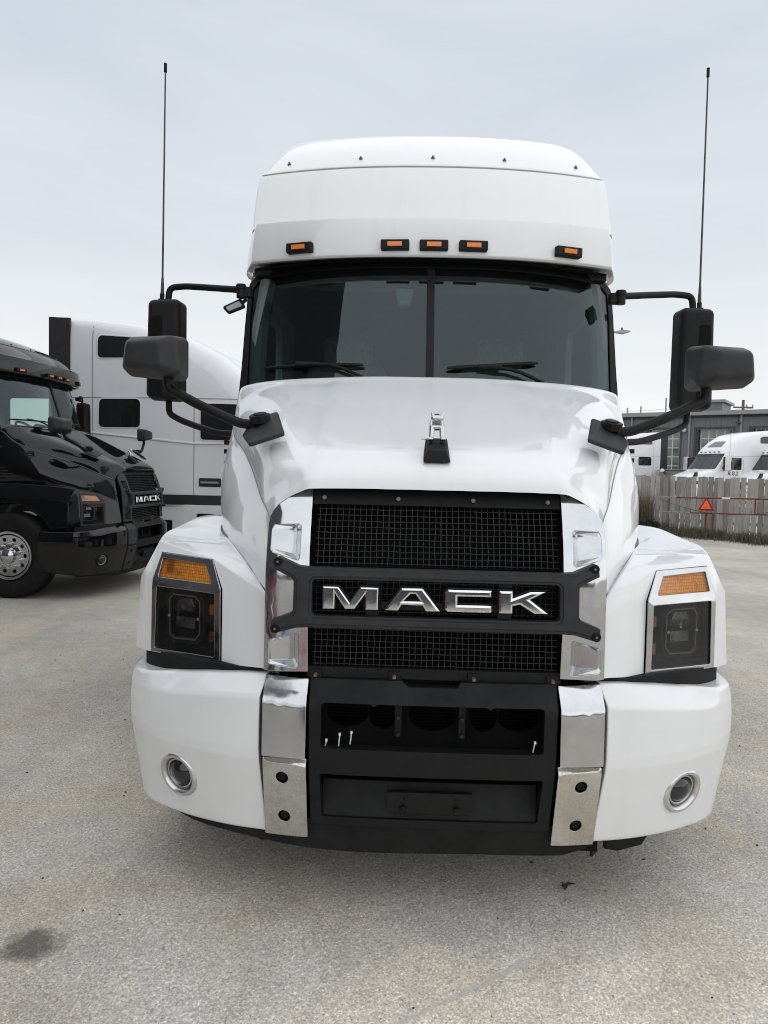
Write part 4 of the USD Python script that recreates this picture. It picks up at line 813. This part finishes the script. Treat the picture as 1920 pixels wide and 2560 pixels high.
def F_front(x, z):
    need = ZB + (np.asarray(z) - ZB) / np.maximum(sect(x, 1.05), .3)
    return np.interp(need, ZT, YT) - .014
def nose_truck(T, paintm, lettering=False, skylight=True, antennas=True):
    ys = np.r_[YT[0], 2.02, 2.33, 2.36, 2.42, np.linspace(2.5, 5.5, 26)]
    bodyg = cat(grid(rings(ys, top_of(ys), ZB)), grid(np.stack([rings([5.5], [4.06], ZB)[0], rings([5.5], [4.06], ZB)[0] * [0, 1, 0] + [0, 0, 2.4]])))
    obj('sleeper_cab', bodyg, paintm, T, smooth=30)
    yh = np.array([-.02, .0, .04, .12, .3, .7, 1.2, 1.74]); th = np.array([1.36, 1.42, 1.48, 1.53, 1.60, 1.74, 1.90, 2.06])
    obj('hood', cat(grid(rings(yh, th, .72))), paintm, T, smooth=30)
    # windshield and windows
    ws = rpoly([(-.96, 2.08), (.96, 2.08), (.93, 2.76), (-.93, 2.76)], .06)
    obj('windshield', panel(ws, F_front, .01, .08), 'dark_glass', T)
    obj('windshield_shade', panel([(-.94, 2.72), (.94, 2.72), (.94, 2.83), (-.94, 2.83)], lambda x, z: F_front(x, z) - .012, .02, .08), 'vnl_trim', T)
    obj('windshield_divider', panel([(-.012, 2.08), (.012, 2.08), (.012, 2.76), (-.012, 2.76)], lambda x, z: F_front(x, z) - .006, .01, .08), 'vnl_trim', T)
    if skylight: obj('skylight', panel(rpoly([(-.50, 3.18), (.50, 3.18), (.36, 3.46), (-.36, 3.46)], .03), F_front, .01, .06), 'dark_glass', T)
    for x in (-.6, -.3, 0, .3, .6): obj('marker_light', box(x - .05, x + .05, float(F_front(x, 2.92)) - .02, float(F_front(x, 2.92)) + .03, 2.90, 2.94), 'vnl_trim', T)
    wall = lambda off: (lambda u, v, dd: np.stack([wid_of(u) * sect_side(u, v) + off - dd, u, v], 1))
    def sect_side(u, v):
        t = np.clip((np.asarray(v) - ZB) / (top_of(u) - ZB), 0, .995); p_ = pex(u); return (1 - t ** p_) ** (1 / p_)
    for s in (-1, 1):
        for pl, r in (([(4.22, 2.24), (4.95, 2.24), (4.94, 2.70), (4.22, 2.70)], .07), ([(4.20, 3.37), (4.97, 3.37), (4.97, 3.74), (4.36, 3.70), (4.22, 3.62)], .07), ([(2.42, 2.06), (3.20, 2.06), (3.20, 2.64), (2.62, 2.64)], .05)):
            obj('side_window', side(panel(rpoly(pl, r), lambda u, v: 0 * u, .02, .08, put=wall(.006)), s), 'dark_glass', T)
            obj('window_rim', side(panel(rpoly(pl, r).buffer(.022).difference(rpoly(pl, r).buffer(-.004)), lambda u, v: 0 * u, .02, .08, put=wall(.004)), s), paintm, T)
        for pl in ([(1.9, 2.715), (5.5, 2.715), (5.5, 2.727), (1.9, 2.727)], [(5.06, 1.0), (5.072, 1.0), (5.072, 3.90), (5.06, 3.90)], [(3.30, 1.15), (3.31, 1.15), (3.31, 2.715), (3.30, 2.715)], [(2.28, 1.15), (2.29, 1.15), (2.29, 2.5), (2.28, 2.5)]):
            obj('panel_seam', side(panel(pl, lambda u, v: 0 * u, .01, .12, put=wall(.0025)), s), 'seam_grey', T)
        obj('belt_crease', side(panel([(2.4, 2.0), (3.3, 1.98), (5.4, 2.16), (5.4, 2.19), (3.3, 2.01), (2.4, 2.03)], lambda u, v: 0 * u, .02, .12, put=wall(.010)), s), paintm, T)
        obj('door_handle', side(cat(panel(rpoly([(2.86, 1.30), (3.22, 1.30), (3.22, 1.44), (2.86, 1.44)], .02), lambda u, v: 0 * u, .01, .1, put=wall(.008))), s), 'vnl_trim', T)
        obj('door_handle_grip', side(panel([(2.90, 1.355), (3.18, 1.355), (3.18, 1.385), (2.90, 1.385)], lambda u, v: 0 * u, .03, .1, put=wall(.035)), s), 'lamp_grey', T)
        obj('sill_strip', side(panel([(2.3, 1.0), (5.5, 1.0), (5.5, 1.16), (2.3, 1.16)], lambda u, v: 0 * u, .05, .2, put=wall(.012)), s), 'vnl_trim', T)
        # tank fairing with steps
        fz = sg.Polygon([(2.15, .34), (5.5, .34), (5.5, 1.0), (2.0, 1.0)]).difference(rpoly([(3.66, .53), (3.86, .53), (3.86, .74), (3.66, .74)], .02)).difference(rpoly([(2.55, .50), (3.25, .50), (3.25, .86), (2.55, .86)], .04))
        obj('tank_fairing', side(panel(fz, lambda u, v: 0 * u, .05, .12, put=lambda u, v, dd: np.stack([1.20 - dd, u, v], 1)), s), paintm, T)
        obj('step_recess', side(cat(box(1.08, 1.12, 2.5, 3.3, .45, .9), box(1.08, 1.19, 2.55, 3.25, .60, .63), box(1.02, 1.06, 3.6, 3.9, .5, .78)), s), 'vnl_trim', T)
        obj('extender', side(panel([(5.46, 1.1), (5.86, 1.1), (5.84, 4.04), (5.46, 4.02)], lambda u, v: 0 * u, .04, .3, put=lambda u, v, dd: np.stack([1.232 - dd, u, v], 1)), s), 'vnl_trim', T)
        # fender, headlight, mirrors
        fn = [(.70, -.05, 1.15), (1.05, .1, 1.12), (1.17, .45, 1.12), (.80, .2, 1.22), (1.18, .9, 1.22), (1.18, 1.5, 1.18), (.95, 1.0, 1.36), (.95, 1.6, 1.34), (.75, -.04, .80), (1.1, .1, .80), (1.2, .42, .80)]
        obj('fender', side(hull(fn, .03), s), paintm, T)
        obj('fender_side', side(panel(sg.Polygon([(.42, .80), (.42, 1.14), (.9, 1.22), (1.5, 1.18), (2.2, 1.0), (2.2, .5), (1.9, .5)]).difference(sg.Point(1.2, .52).buffer(.60)), lambda u, v: 0 * u, .05, .1, put=lambda u, v, dd: np.stack([1.215 - dd, u, v], 1)), s), paintm, T)
        obj('headlight', side(hull([(.66, -.10, .95), (1.06, .08, .95), (.70, -.08, 1.22), (1.12, .25, 1.18), (.9, .2, 1.1)], .015), s), 'lamp_grey', T)
        obj('hood_mirror', side(hull([(1.10, .50, 1.93), (1.32, .55, 1.92), (1.11, .50, 2.03), (1.32, .55, 2.02), (1.15, .60, 1.97)], .03), s), paintm, T)
        obj('hood_mirror_arm', side(hull([(.90, .62, 1.62), (.88, .90, 1.72), (1.14, .58, 1.93), (1.24, .60, 1.93)], .025), s), 'vnl_trim', T)
        obj('door_mirror', side(hull([(1.34, 2.12, 2.02), (1.60, 2.14, 2.02), (1.34, 2.12, 2.66), (1.58, 2.14, 2.66), (1.36, 2.26, 2.05), (1.58, 2.26, 2.05), (1.36, 2.26, 2.62), (1.56, 2.26, 2.62)], .04), s), 'chrome', T)
        obj('door_mirror_bracket', side(cat(box(1.02, 1.40, 2.24, 2.32, 2.0, 2.66), hull([(1.0, 2.2, 2.1), (1.0, 2.35, 2.5), (1.38, 2.22, 2.15), (1.38, 2.25, 2.5)], .02)), s), 'vnl_trim', T)
        if antennas: obj('antenna', side(tube([(1.46, 2.2, 2.66), (1.46, 2.2, 4.1)], .006, 6), s), 'antenna_rod', T)
        def vw(y, xx=1.04):
            prof = [(.285, -.10), (.42, -.145), (.50, -.12), (.515, -.09), (.515, .09), (.50, .12), (.42, .145), (.285, .10)]
            w = obj('wheel', side(revolve(prof, 40, 'x', (xx, y, .515)), s), 'rubber', T)
            obj('rim', side(cat(revolve([(0, .15), (.09, .14), (.14, .08), (.24, .07), (.25, .12), (.288, .13), (.285, -.1), (.0, -.1)], 40, 'x', (xx, y, .515))), s), 'aluminium', w)
        vw(1.2); vw(6.3)
    obj('bumper', cat(hull([(-1.05, -.12, .36), (1.05, -.12, .36), (-1.0, -.14, .74), (1.0, -.14, .74), (-1.18, .35, .36), (1.18, .35, .36), (-1.18, .35, .76), (1.18, .35, .76)], .03)), paintm, T)
    gp = rpoly([(-.56, .78), (.56, .78), (.52, 1.40), (-.52, 1.40)], .06)
    obj('grille', panel(gp, lambda x, z: -.06 + .05 * (np.asarray(z) - .78), .06, .1), 'vnl_trim', T)
    obj('grille_trim', panel(gp.buffer(.03).difference(gp.buffer(-.012)), lambda x, z: -.075 + .05 * (np.asarray(z) - .78), .06, .1), 'aluminium', T)
    obj('rear_wall', box(-1.15, 1.15, 5.46, 5.50, 1.0, 3.8), paintm, T)
    obj('chassis', cat(box(-.45, -.30, .2, 7.6, .65, .95), box(.30, .45, .2, 7.6, .65, .95), box(-1.0, 1.0, 2.2, 5.4, .5, 1.0), box(-.7, .7, .2, 1.7, .5, 1.2)), 'flat_black', T)
    if lettering:
        def txt(t, h, y, z):
            m = meshkit.text_mesh(t, h, .004, bold=True); v = m.vertices
            return tm(np.stack([np.asarray(wid_of(y + v[:, 0])) + .004 + v[:, 2], y + v[:, 0], z + v[:, 1]], 1), m.faces)
        L = obj('door_lettering', cat(txt('R.G.I.', .17, 2.48, 1.80), [hull([(1.085, 2.62, 2.005), (1.085, 2.80, 2.04), (1.085, 2.98, 2.0), (1.085, 2.80, 1.995)], .006)]), 'vnl_trim', T, label='dark lettering on the door with a small bird mark above')
        obj('door_plate', panel([(3.12, 1.74), (3.26, 1.74), (3.26, 1.80), (3.12, 1.80)], lambda u, v: 0 * u, .01, .1, put=lambda u, v, dd: np.stack([wid_of(u) + .008 - dd, u, v], 1)), 'vnl_trim', T)

def place_local(px, theta, local):
    """Origin of a thing whose local point (x, y) shall stand at px (world x, y) with heading theta."""
    c, s = math.cos(theta), math.sin(theta); return (px[0] - (c * local[0] - s * local[1]), px[1] - (s * local[0] + c * local[1]), 0)
TH = math.radians(82)
o = place_local((-5.69, 9.35), TH, (-1.22, 5.5))
T0 = thing('long_nose_truck', 'white sleeper truck parked side-on behind the black truck, two dark sleeper windows', 'truck', o, 82)
nose_truck(T0, 'white_paint_far', skylight=False, antennas=False)
GRP = 'white trucks parked beyond the wooden fence'
TM = math.radians(-72)
T1 = thing('long_nose_truck', 'white sleeper truck beyond the fence with dark lettering on its door', 'truck', place_local((14.757, 33.119), TM, (0, 2.05)), -72, GRP)
nose_truck(T1, 'white_paint_far', lettering=True)
proto = thing('long_nose_truck', 'white sleeper truck beyond the fence, cut off by the right edge of the picture', 'truck', place_local((17.25, 32.0), TM, (0, 2.05)), -72, GRP)
nose_truck(proto, 'white_paint_far', skylight=False)
ref_copy(proto, 'long_nose_truck', 'white sleeper truck beyond the fence showing its sleeper side, next to the white hood', 'truck', place_local((14.2, 36.6), math.radians(-82), (1.2, 5.86)), -82, GRP)

# ------------------------------------------------------------------ dark car behind the fence
simple('car_paint', (0.03, 0.034, 0.038), 0.3, coat=1.0)
def make_car(C, paintm):
    obj('car_body', cat(hull([(sx * .86, y, z) for sx in (-1, 1) for y, z in ((-2.2, .55), (-2.1, .85), (2.2, .6), (2.2, 1.0), (-.9, 1.08))], .06)), paintm, C)
    obj('car_cabin', hull([(sx * .80, y, z) for sx in (-1, 1) for y, z in ((-1.0, 1.1), (2.0, 1.1))] + [(sx * .62, y, 1.66) for sx in (-1, 1) for y in (-.25, 1.5)], .05), 'dark_glass', C)
    obj('car_roof', hull([(sx * .62, y, 1.70) for sx in (-1, 1) for y in (-.28, 1.5)], .05), paintm, C)
    for s in (-1, 1):
        obj('headlight', hull([(s * .60, -2.2, .85), (s * .85, -2.0, .85), (s * .7, -2.2, .78)], .05), 'white_nylon', C)
        obj('side_mirror', hull([(s * .98, -.7, 1.12), (s * 1.08, -.7, 1.15)], .06), paintm, C)
        for y in (-1.35, 1.35): obj('wheel', disc((s * .82, y, .32), .32, (1, 0, 0), .2, 24), 'rubber', C)
simple('red_car_paint', (0.075, 0.006, 0.008), 0.3, coat=1.0)
make_car(thing('parked_car', 'dark grey car behind the fence, only its roof showing', 'car', (14.0, 35.2, .30), -15), 'car_paint')
make_car(thing('parked_car', 'red car parked to the left of the camera, showing only as a red reflection', 'car', (-4.9, -1.75, 0), 90), 'red_car_paint')

# ------------------------------------------------------------------ wooden fence
mat('fence_wood', {
    'tc': ('texture_coordinate', {}), 'mp': ('mapping', {'scale': (22, 22, 1.3)}), 'n': ('noise_texture', {'scale': 2.0, 'detail': 6, 'roughness': 0.65, 'distortion': 0.4}), 'oi': ('object_info', {}),
    'r': ('rgb_ramp', {'ramp': [(0.25, (0.19, 0.175, 0.162)), (0.5, (0.31, 0.295, 0.280)), (0.75, (0.40, 0.382, 0.362))]}),
    'vr': ('rgb_ramp', {'ramp': [(0.0, (0.66, 0.63, 0.60)), (0.5, (0.98, 0.96, 0.94)), (1.0, (1.22, 1.19, 1.15))]}), 'm': ('mix', {'mix_type': 'multiply', 'fac': 1.0}),
    'b': ('bump', {'strength': 0.5, 'distance': 0.004}), 'p': ('principled_bsdf', {'roughness': 0.9})},
    [('tc.object', 'mp.vector'), ('mp.vector', 'n.vector'), ('n.fac', 'r.fac'), ('oi.random', 'vr.fac'), ('r.color', 'm.color1'), ('vr.color', 'm.color2'), ('m.color', 'p.base_color'), ('n.fac', 'b.height'), ('b.normal', 'p.normal')])
A_, B_ = np.array([6.90, 19.15]), np.array([9.72, 16.80])
ud = (B_ - A_) / np.linalg.norm(B_ - A_); ang = math.degrees(math.atan2(ud[1], ud[0]))
FN = thing('wooden_fence', 'weathered grey board fence running across behind the red gate', 'fence', (A_[0], A_[1], 0), ang)
r = np.random.default_rng(11)
u = -2.6; k = 0
while u < 5.6:
    w = .128 + .012 * r.random(); h = 1.68 - .012 * u + .018 * r.standard_normal(); g = .007 + .012 * r.random(); ln = .012 * r.standard_normal()
    m = box(0, w, -.012, .012, .03, h); v = m.vertices.copy(); v[:, 0] += ln * (v[:, 2] - .8) * 1.2 + u; v[:, 1] += .006 * r.standard_normal()
    if r.random() < .5: v[:, 2] += (v[:, 2] > 1) * (v[:, 0] - u - w / 2) * r.uniform(-.25, .25)
    obj('board', tm(v, m.faces), 'fence_wood', FN, smooth=False); u += w + g
for z in (.35, .95, 1.45): obj('rail', box(-2.6, 5.7, .014, .054, z, z + .09), 'fence_wood', FN, smooth=False)
for u in (-1.2, .86, 2.36, 4.3): obj('post', box(u, u + .13, -.15, -.02, 0, 1.60 - .012 * u), 'fence_wood', FN, smooth=False, label='thick square fence post')

# ------------------------------------------------------------------ pipe gate with triangle sign
simple('red_pipe', (0.15, 0.022, 0.022), 0.6, noise=0.6, nscale=9)
simple('grey_pipe', (0.24, 0.235, 0.23), 0.55, noise=0.3, nscale=14)
simple('orange_sign', (0.95, 0.13, 0.015), 0.55)
simple('sign_red', (0.22, 0.012, 0.012), 0.5)
GT = thing('pipe_gate', 'red and bare steel pipe gate standing in front of the board fence', 'gate', (0, 0, 0))
gl_, gr_ = np.array([7.262, 18.02]), np.array([9.052, 15.66]); dg = gr_ - gl_
P3 = lambda t, z: np.array([gl_[0] + dg[0] * t, gl_[1] + dg[1] * t, z])
top = lambda t: 1.057 + .077 * t
lowr = lambda t: .64 + .10 * t
obj('rail', tube([P3(-.0, top(0)), P3(.16, top(.16))], .021, 10), 'grey_pipe', GT)
obj('rail', tube([P3(.16, top(.16)), P3(1.7, top(1.7))], .0205, 10), 'red_pipe', GT)
obj('rail', tube([P3(0, lowr(0)), P3(.30, lowr(.3))], .017, 10), 'grey_pipe', GT)
obj('rail', tube([P3(.30, lowr(.3)), P3(1.7, lowr(1.7))], .0168, 10), 'red_pipe', GT)
obj('white_band', tube([P3(.60, top(.60)), P3(.675, top(.675))], .0235, 10), 'white_nylon', GT)
obj('post', cat(tube([P3(0, 0), P3(0, 1.10)], .030, 12)), 'grey_pipe', GT)
for t in (.455, .525): obj('upright', tube([P3(t, .12), P3(t, lowr(t))], .024, 10), 'red_pipe', GT)
obj('foot', cat(tube([P3(.44, .13), P3(.54, .13)], .02, 8)), 'red_pipe', GT)
obj('upright', tube([P3(.895, lowr(.9)), P3(.895, top(.9))], .02, 10), 'red_pipe', GT)
ch = [P3(t, 1.01 - .46 * (1 - (2 * t / 1.3 - 1) ** 2) * .75 + .03 * t) + [0, 0, 0] for t in np.linspace(0, 1.4, 40)]
off = np.array([-.7, -.55, 0]) * .06
obj('hanging_cable', tube(np.array(ch) + off, .009, 6), 'dark_grey_pipe', smooth=True, label='dark cable sagging between the gate posts below the top rail', category='cable')
tc_ = P3(.458, .92) + np.array([-.55, -.8, 0]) * .06
SG = thing('warning_sign', 'orange triangle warning sign with red edge on the pipe gate', 'sign', tc_, math.degrees(math.atan2(dg[1], dg[0])) + 20)
tri = sg.Polygon([(0, .185), (.185, -.155), (-.185, -.155)]).buffer(.012)
obj('sign_border', panel(tri, lambda x, z: 0 * x, .004, .1), 'sign_red', SG)
obj('sign_face', panel(sg.Polygon([(0, .135), (.135, -.118), (-.135, -.118)]), lambda x, z: -.004 + 0 * x, .003, .1), 'orange_sign', SG)
obj('sign_bolt', disc((0, -.006, -.075), .009, (0, 1, 0), .006, 8), 'flat_black', SG)

# weeds and a bush along the foot of the fence
def leafmat(name, a, b):
    mat(name, {'oi': ('geometry', {}), 'r': ('rgb_ramp', {'ramp': [(0, a), (1, b)]}), 'd': ('principled_bsdf', {'roughness': .7}), 't': ('translucent_bsdf', {}), 'm': ('mix_closure', {'fac': .25})},
        [('oi.random_per_island', 'r.fac'), ('r.color', 'd.base_color'), ('r.color', 't.color'), ('d.BSDF', 'm.closure1'), ('t.BSDF', 'm.closure2')], surface='m.closure')
leafmat('weed_leaf', (0.085, 0.082, 0.050), (0.27, 0.22, 0.15))
leafmat('bush_leaf', (0.030, 0.036, 0.020), (0.075, 0.078, 0.042))
leafmat('dry_grass', (0.16, 0.115, 0.07), (0.30, 0.23, 0.15))
def blades(n, posf, hf, seed, wd=.012, bend=.5):
    r = np.random.default_rng(seed); V, F = [], []
    for i in range(n):
        p = posf(r); h = hf(r, p); a = r.uniform(0, 2 * np.pi); d = np.array([math.cos(a), math.sin(a), 0]); t = np.array([-d[1], d[0], 0]); w = wd * r.uniform(.5, 1.3); b = bend * r.uniform(.2, 1.2) * h
        q = [p - t * w / 2, p + t * w / 2, p + d * b * .35 + [0, 0, h * .6] + t * w / 2, p + d * b * .35 + [0, 0, h * .6] - t * w / 2, p + d * b + [0, 0, h]]
        o = len(V); V += q; F += [[o, o + 1, o + 2], [o, o + 2, o + 3], [o + 3, o + 2, o + 4]]
    return tm(V, F)
def leaves(n, cens, rad, seed, sz=.03):
    r = np.random.default_rng(seed); V, F = [], []
    for i in range(n):
        c = cens[r.integers(len(cens))]; d = r.standard_normal(3); d /= np.linalg.norm(d); p = c[:3] + d * c[3] * r.random() ** .4 * np.array([1, 1, .8])
        if p[2] < .01: continue
        a, b = r.standard_normal(3), r.standard_normal(3); a /= np.linalg.norm(a); b -= a * (a @ b); b /= np.linalg.norm(b); s = sz * r.uniform(.5, 1.4)
        o = len(V); V += [p, p + a * s + b * s * .35, p + a * 2 * s, p + a * s - b * s * .35]; F += [[o, o + 1, o + 2], [o, o + 2, o + 3]]
    return tm(V, F)
base = lambda r, t0=-.3, t1=1.5, w=.35: np.append((gl_ + dg * r.uniform(t0, t1)) + np.array([.75, .6]) * r.normal(.10, w), 0)
obj('weeds', blades(3200, lambda r: base(r), lambda r, p: r.uniform(.06, .34) * (.6 + .8 * meshkit.noise(p * 1.6)), 3, .014, .7), 'weed_leaf', smooth=False, kind='stuff', label='low weeds growing along the foot of the board fence', category='weeds')
r = np.random.default_rng(21); cens = np.array([np.append(base(r, -.05, 1.35, .22)[:2], [r.uniform(.05, .16), r.uniform(.10, .22)]) for _ in range(34)])
obj('weed_clumps', leaves(6000, cens, 1, 4, .022), 'weed_leaf', smooth=False, kind='stuff', label='leafy green weed clumps below the warning sign', category='weeds')
obj('dry_grass', blades(1100, lambda r: np.append(A_ + ud * r.uniform(-1.2, .6) + np.array([-.65, -.76]) * r.uniform(.05, .35), 0), lambda r, p: r.uniform(.5, 1.45), 8, .010, .15), 'dry_grass', smooth=False, kind='stuff', label='tall brown dry grass leaning on the fence at its left end', category='grass')
BU = thing('bush', 'dark green bush at the left end of the pipe gate', 'bush', (6.98, 18.15, 0))
r = np.random.default_rng(5); cens = np.array([[r.uniform(-.28, .24), r.uniform(-.2, .2), r.uniform(.08, .38), r.uniform(.10, .2)] for _ in range(16)])
obj('crown', leaves(6500, cens, 1, 6, .02), 'bush_leaf', BU, smooth=False)
obj('stem', cat([tube([(0, 0, 0), (c[0] * .5, c[1] * .5, c[2] * .6), (c[0], c[1], c[2])], .006, 5) for c in cens]), 'dead_leaf', BU)

# ------------------------------------------------------------------ grey metal workshop
simple('metal_siding', (0.165, 0.170, 0.182), 0.5, noise=0.12, nscale=1.5)
simple('fascia', (0.27, 0.272, 0.275), 0.5)
simple('dark_trim', (0.05, 0.052, 0.056), 0.5)
simple('door_frame', (0.55, 0.56, 0.56), 0.5)
mat('door_glass', {'p': ('principled_bsdf', {'base_color': (0.10, 0.115, 0.115), 'roughness': 0.06, 'coat_weight': 1.0, 'specular_ior_level': 1.0})})
bA, bB = np.array([14.134, 44.297]), np.array([21.235, 39.464]); bd = (bB - bA) / np.linalg.norm(bB - bA)
BL = thing('workshop', 'long grey metal workshop with glazed roll-up doors behind the fence', 'building', (bA[0], bA[1], 0), math.degrees(math.atan2(bd[1], bd[0])))
H = 5.55; doors = [(-3.4, -1.2), (1.53, 3.50), (4.44, 6.50), (7.45, 9.65), (10.6, 12.8)]
wallp = sg.box(-14, 0, 18, H)
for a, b in doors: wallp = wallp.difference(sg.box(a, -.1, b, 4.62))
obj('wall', panel(wallp, lambda x, z: 0 * x, .2, 1.2), 'metal_siding', BL, smooth=False)
ribs = []
for x in np.arange(-14, 18, .30):
    d = [q for q in doors if q[0] - .08 < x < q[1] + .08]
    ribs.append(box(x - .022, x + .022, -.035, .0, 4.75 if d else 0.05, H - .02))
obj('wall_ribs', cat(ribs), 'metal_siding', BL, smooth=False, kind='stuff')
obj('roof', tm([(-14.3, -.35, H + .12), (18.3, -.35, H + .12), (18.3, 22, H + 1.6), (-14.3, 22, H + 1.6), (-14.3, -.35, H + .10), (18.3, -.35, H + .10), (18.3, 22, H + 1.5), (-14.3, 22, H + 1.5)], [[0, 1, 2], [0, 2, 3], [4, 6, 5], [4, 7, 6], [0, 5, 1], [0, 4, 5]]), 'fascia', BL, smooth=False)
obj('fascia', box(-14.3, 18.3, -.40, -.02, H - .12, H + .13), 'fascia', BL)
obj('eaves_shadow_board', box(-14, 18, -.06, -.036, H - .26, H - .13), 'dark_trim', BL)
for x in (.55, 4.05, 6.92, 10.1, -.7): obj('downpipe', box(x - .05, x + .05, -.14, -.04, .1, H - .13), 'fascia', BL)
for a, b in doors:
    fr = sg.box(a - .10, 0, b + .10, 4.74).difference(sg.box(a, -.1, b, 4.62))
    dp = obj('roll_door', cat(panel(fr, lambda x, z: -.05 + 0 * x, .06, .8), box(a, b, .24, .28, 0, 4.62)), 'dark_trim', BL, smooth=False, label='glazed roll-up door in a dark frame')
    n = 4; ww = (b - a - .28) / n; x0 = a + .24
    for i in range(n):
        for j in range(8):
            z = .12 + j * .56
            obj('pane', box(x0 + i * ww + .03, x0 + (i + 1) * ww - .03, .205, .215, z + .035, z + .525), 'door_glass', dp, smooth=False)
    obj('mullions', cat([box(x0 + i * ww - .03, x0 + i * ww + .03, .19, .225, .05, 4.6) for i in range(n + 1)] + [box(x0, b, .185, .222, .09 + j * .56, .15 + j * .56) for j in range(9)]), 'door_frame', dp, smooth=False)
    obj('jamb', box(a + .001, a + .12, .02, .24, 0, 4.60), 'dark_trim', dp)
obj('wall_lamp', cat(hull([(6.75, -.10, 4.95), (6.75, -.35, 4.95), (6.9, -.35, 4.93), (6.75, -.1, 5.05)], .05)), 'dark_trim', BL)
cm = obj('security_camera', cat(trimesh.creation.icosphere(2, .14, )), 'door_frame', BL)
stage.GetPrimAtPath(cm); UsdGeom.Xformable(stage.GetPrimAtPath(cm)).AddTranslateOp().Set(Gf.Vec3d(3.75, -.12, 4.55))
for x, h in ((-.25, .35), (.62, .42), (2.2, .9)): obj('roof_vent', tube([(x, 1.5, H), (x, 1.5, H + .3 + h)], .05, 8), 'fascia', BL)
RB = obj('roof_box', cat(box(2.6, 4.9, 5, 8, H, H + 1.15)), 'metal_siding', BL, label='small raised box on the workshop roof')
obj('roof_box_cap', box(2.4, 5.1, 4.8, 8.2, H + 1.15, H + 1.32), 'fascia', RB)

# ------------------------------------------------------------------ street lamp, utility pole and wires
LP = thing('street_lamp', 'pale lamp head on a tall pole showing beside the white cab', 'street lamp', (7.6, 28.4, 0))
obj('pole', tube([(0, 0, 0), (0, 0, 7.9)], [.09, .06], 10), 'fascia', LP)
obj('arm', tube([(0, 0, 7.70), (.6, -.06, 7.74), (1.1, -.12, 7.70)], .03, 8), 'fascia', LP)
obj('lamp_head', hull([(1.05, -.12, 7.70), (1.45, -.13, 7.78), (1.72, -.14, 7.74), (1.45, -.2, 7.66), (1.45, -.06, 7.66)], .035), 'fascia', LP)
obj('sensor', disc((1.4, -.13, 7.85), .04, (0, 0, 1), .08, 8), 'dark_trim', LP)
UP = thing('utility_pole', 'wooden utility pole top with crossarm rising behind the workshop roof', 'pole', (30.9, 63.9, 0))
simple('pole_wood', (0.12, 0.105, 0.095), 0.9)
obj('pole', tube([(0, 0, 0), (0, 0, 8.85)], [.16, .12], 8), 'pole_wood', UP)
obj('crossarm', box(-.9, .9, -.08, .0, 8.10, 8.24), 'pole_wood', UP)
for x in (-.85, .85, .3): obj('insulator', tube([(x, -.04, 8.24), (x, -.04, 8.45)], .045, 6), 'dark_trim', UP)
for i, (dz, x0) in enumerate(((8.45, 30.1), (8.1, 31.7))):
    xs = np.linspace(-1, 1, 20); obj('overhead_wire', tube(np.stack([x0 + (xs + 1) * -12, 64 + (xs + 1) * 6, dz + .5 * (xs ** 2 - 1)], 1), .012, 5), 'dark_trim', label='thin overhead wire %s the workshop roof' % ('strung high above' if i == 0 else 'hanging just over'), category='wire')

# ------------------------------------------------------------------ what stands behind the camera (seen in the chrome and glass)
simple('showroom_wall', (0.055, 0.060, 0.066), 0.5)
SR = thing('showroom', 'dark grey showroom building standing to the left behind the camera, seen in reflections', 'building', (-5.0, -4.2, 0), -43.7)
obj('wall', box(-14, 0, -14, 0, 0, 11.2), 'showroom_wall', SR)
obj('parapet', box(-14.2, .1, -14.2, .1, 11.2, 11.5), 'dark_trim', SR)
WH = thing('warehouse', 'long low dark warehouse far behind the camera, a dark band in the chrome reflections', 'building', (10, -62, 0), 180)
obj('wall', box(-60, 70, -1, 18, 0, 5.2), 'dark_trim', WH)
obj('roof', hull([(-60.5, -1.5, 5.2), (70.5, -1.5, 5.2), (-60.5, 18.5, 5.2), (70.5, 18.5, 5.2), (-60.5, 8, 6.6), (70.5, 8, 6.6)]), 'metal_siding', WH)
simple('blue_plastic', (0.02, 0.09, 0.42), 0.4); simple('safety_red', (0.55, 0.03, 0.03), 0.5)
BD = thing('barrel', 'slim blue barrel standing in the yard to the left of the camera', 'barrel', (-1.85, -3.15, 0))
obj('body', revolve([(0, 0), (.12, 0), (.13, .03), (.13, .3), (.137, .31), (.13, .32), (.13, .62), (.12, .66), (0, .66)], 32, 'z'), 'blue_plastic', BD)
DL = thing('traffic_delineator', 'red and white delineator post on a black base behind the camera', 'bollard', (-1.50, -3.05, 0))
obj('base', hull([(-.2, -.2, .01), (.2, -.2, .01), (-.2, .2, .01), (.2, .2, .01), (0, 0, .08)], .02), 'rubber', DL)
obj('post', revolve([(0, .05), (.07, .05), (.05, .65), (0, .65)], 20, 'z'), 'safety_red', DL)
obj('band', revolve([(.057, .64), (.046, .86), (0, .86)], 20, 'z'), 'white_nylon', DL)
obj('post', revolve([(.047, .85), (.038, 1.1), (0, 1.12)], 20, 'z'), 'safety_red', DL)
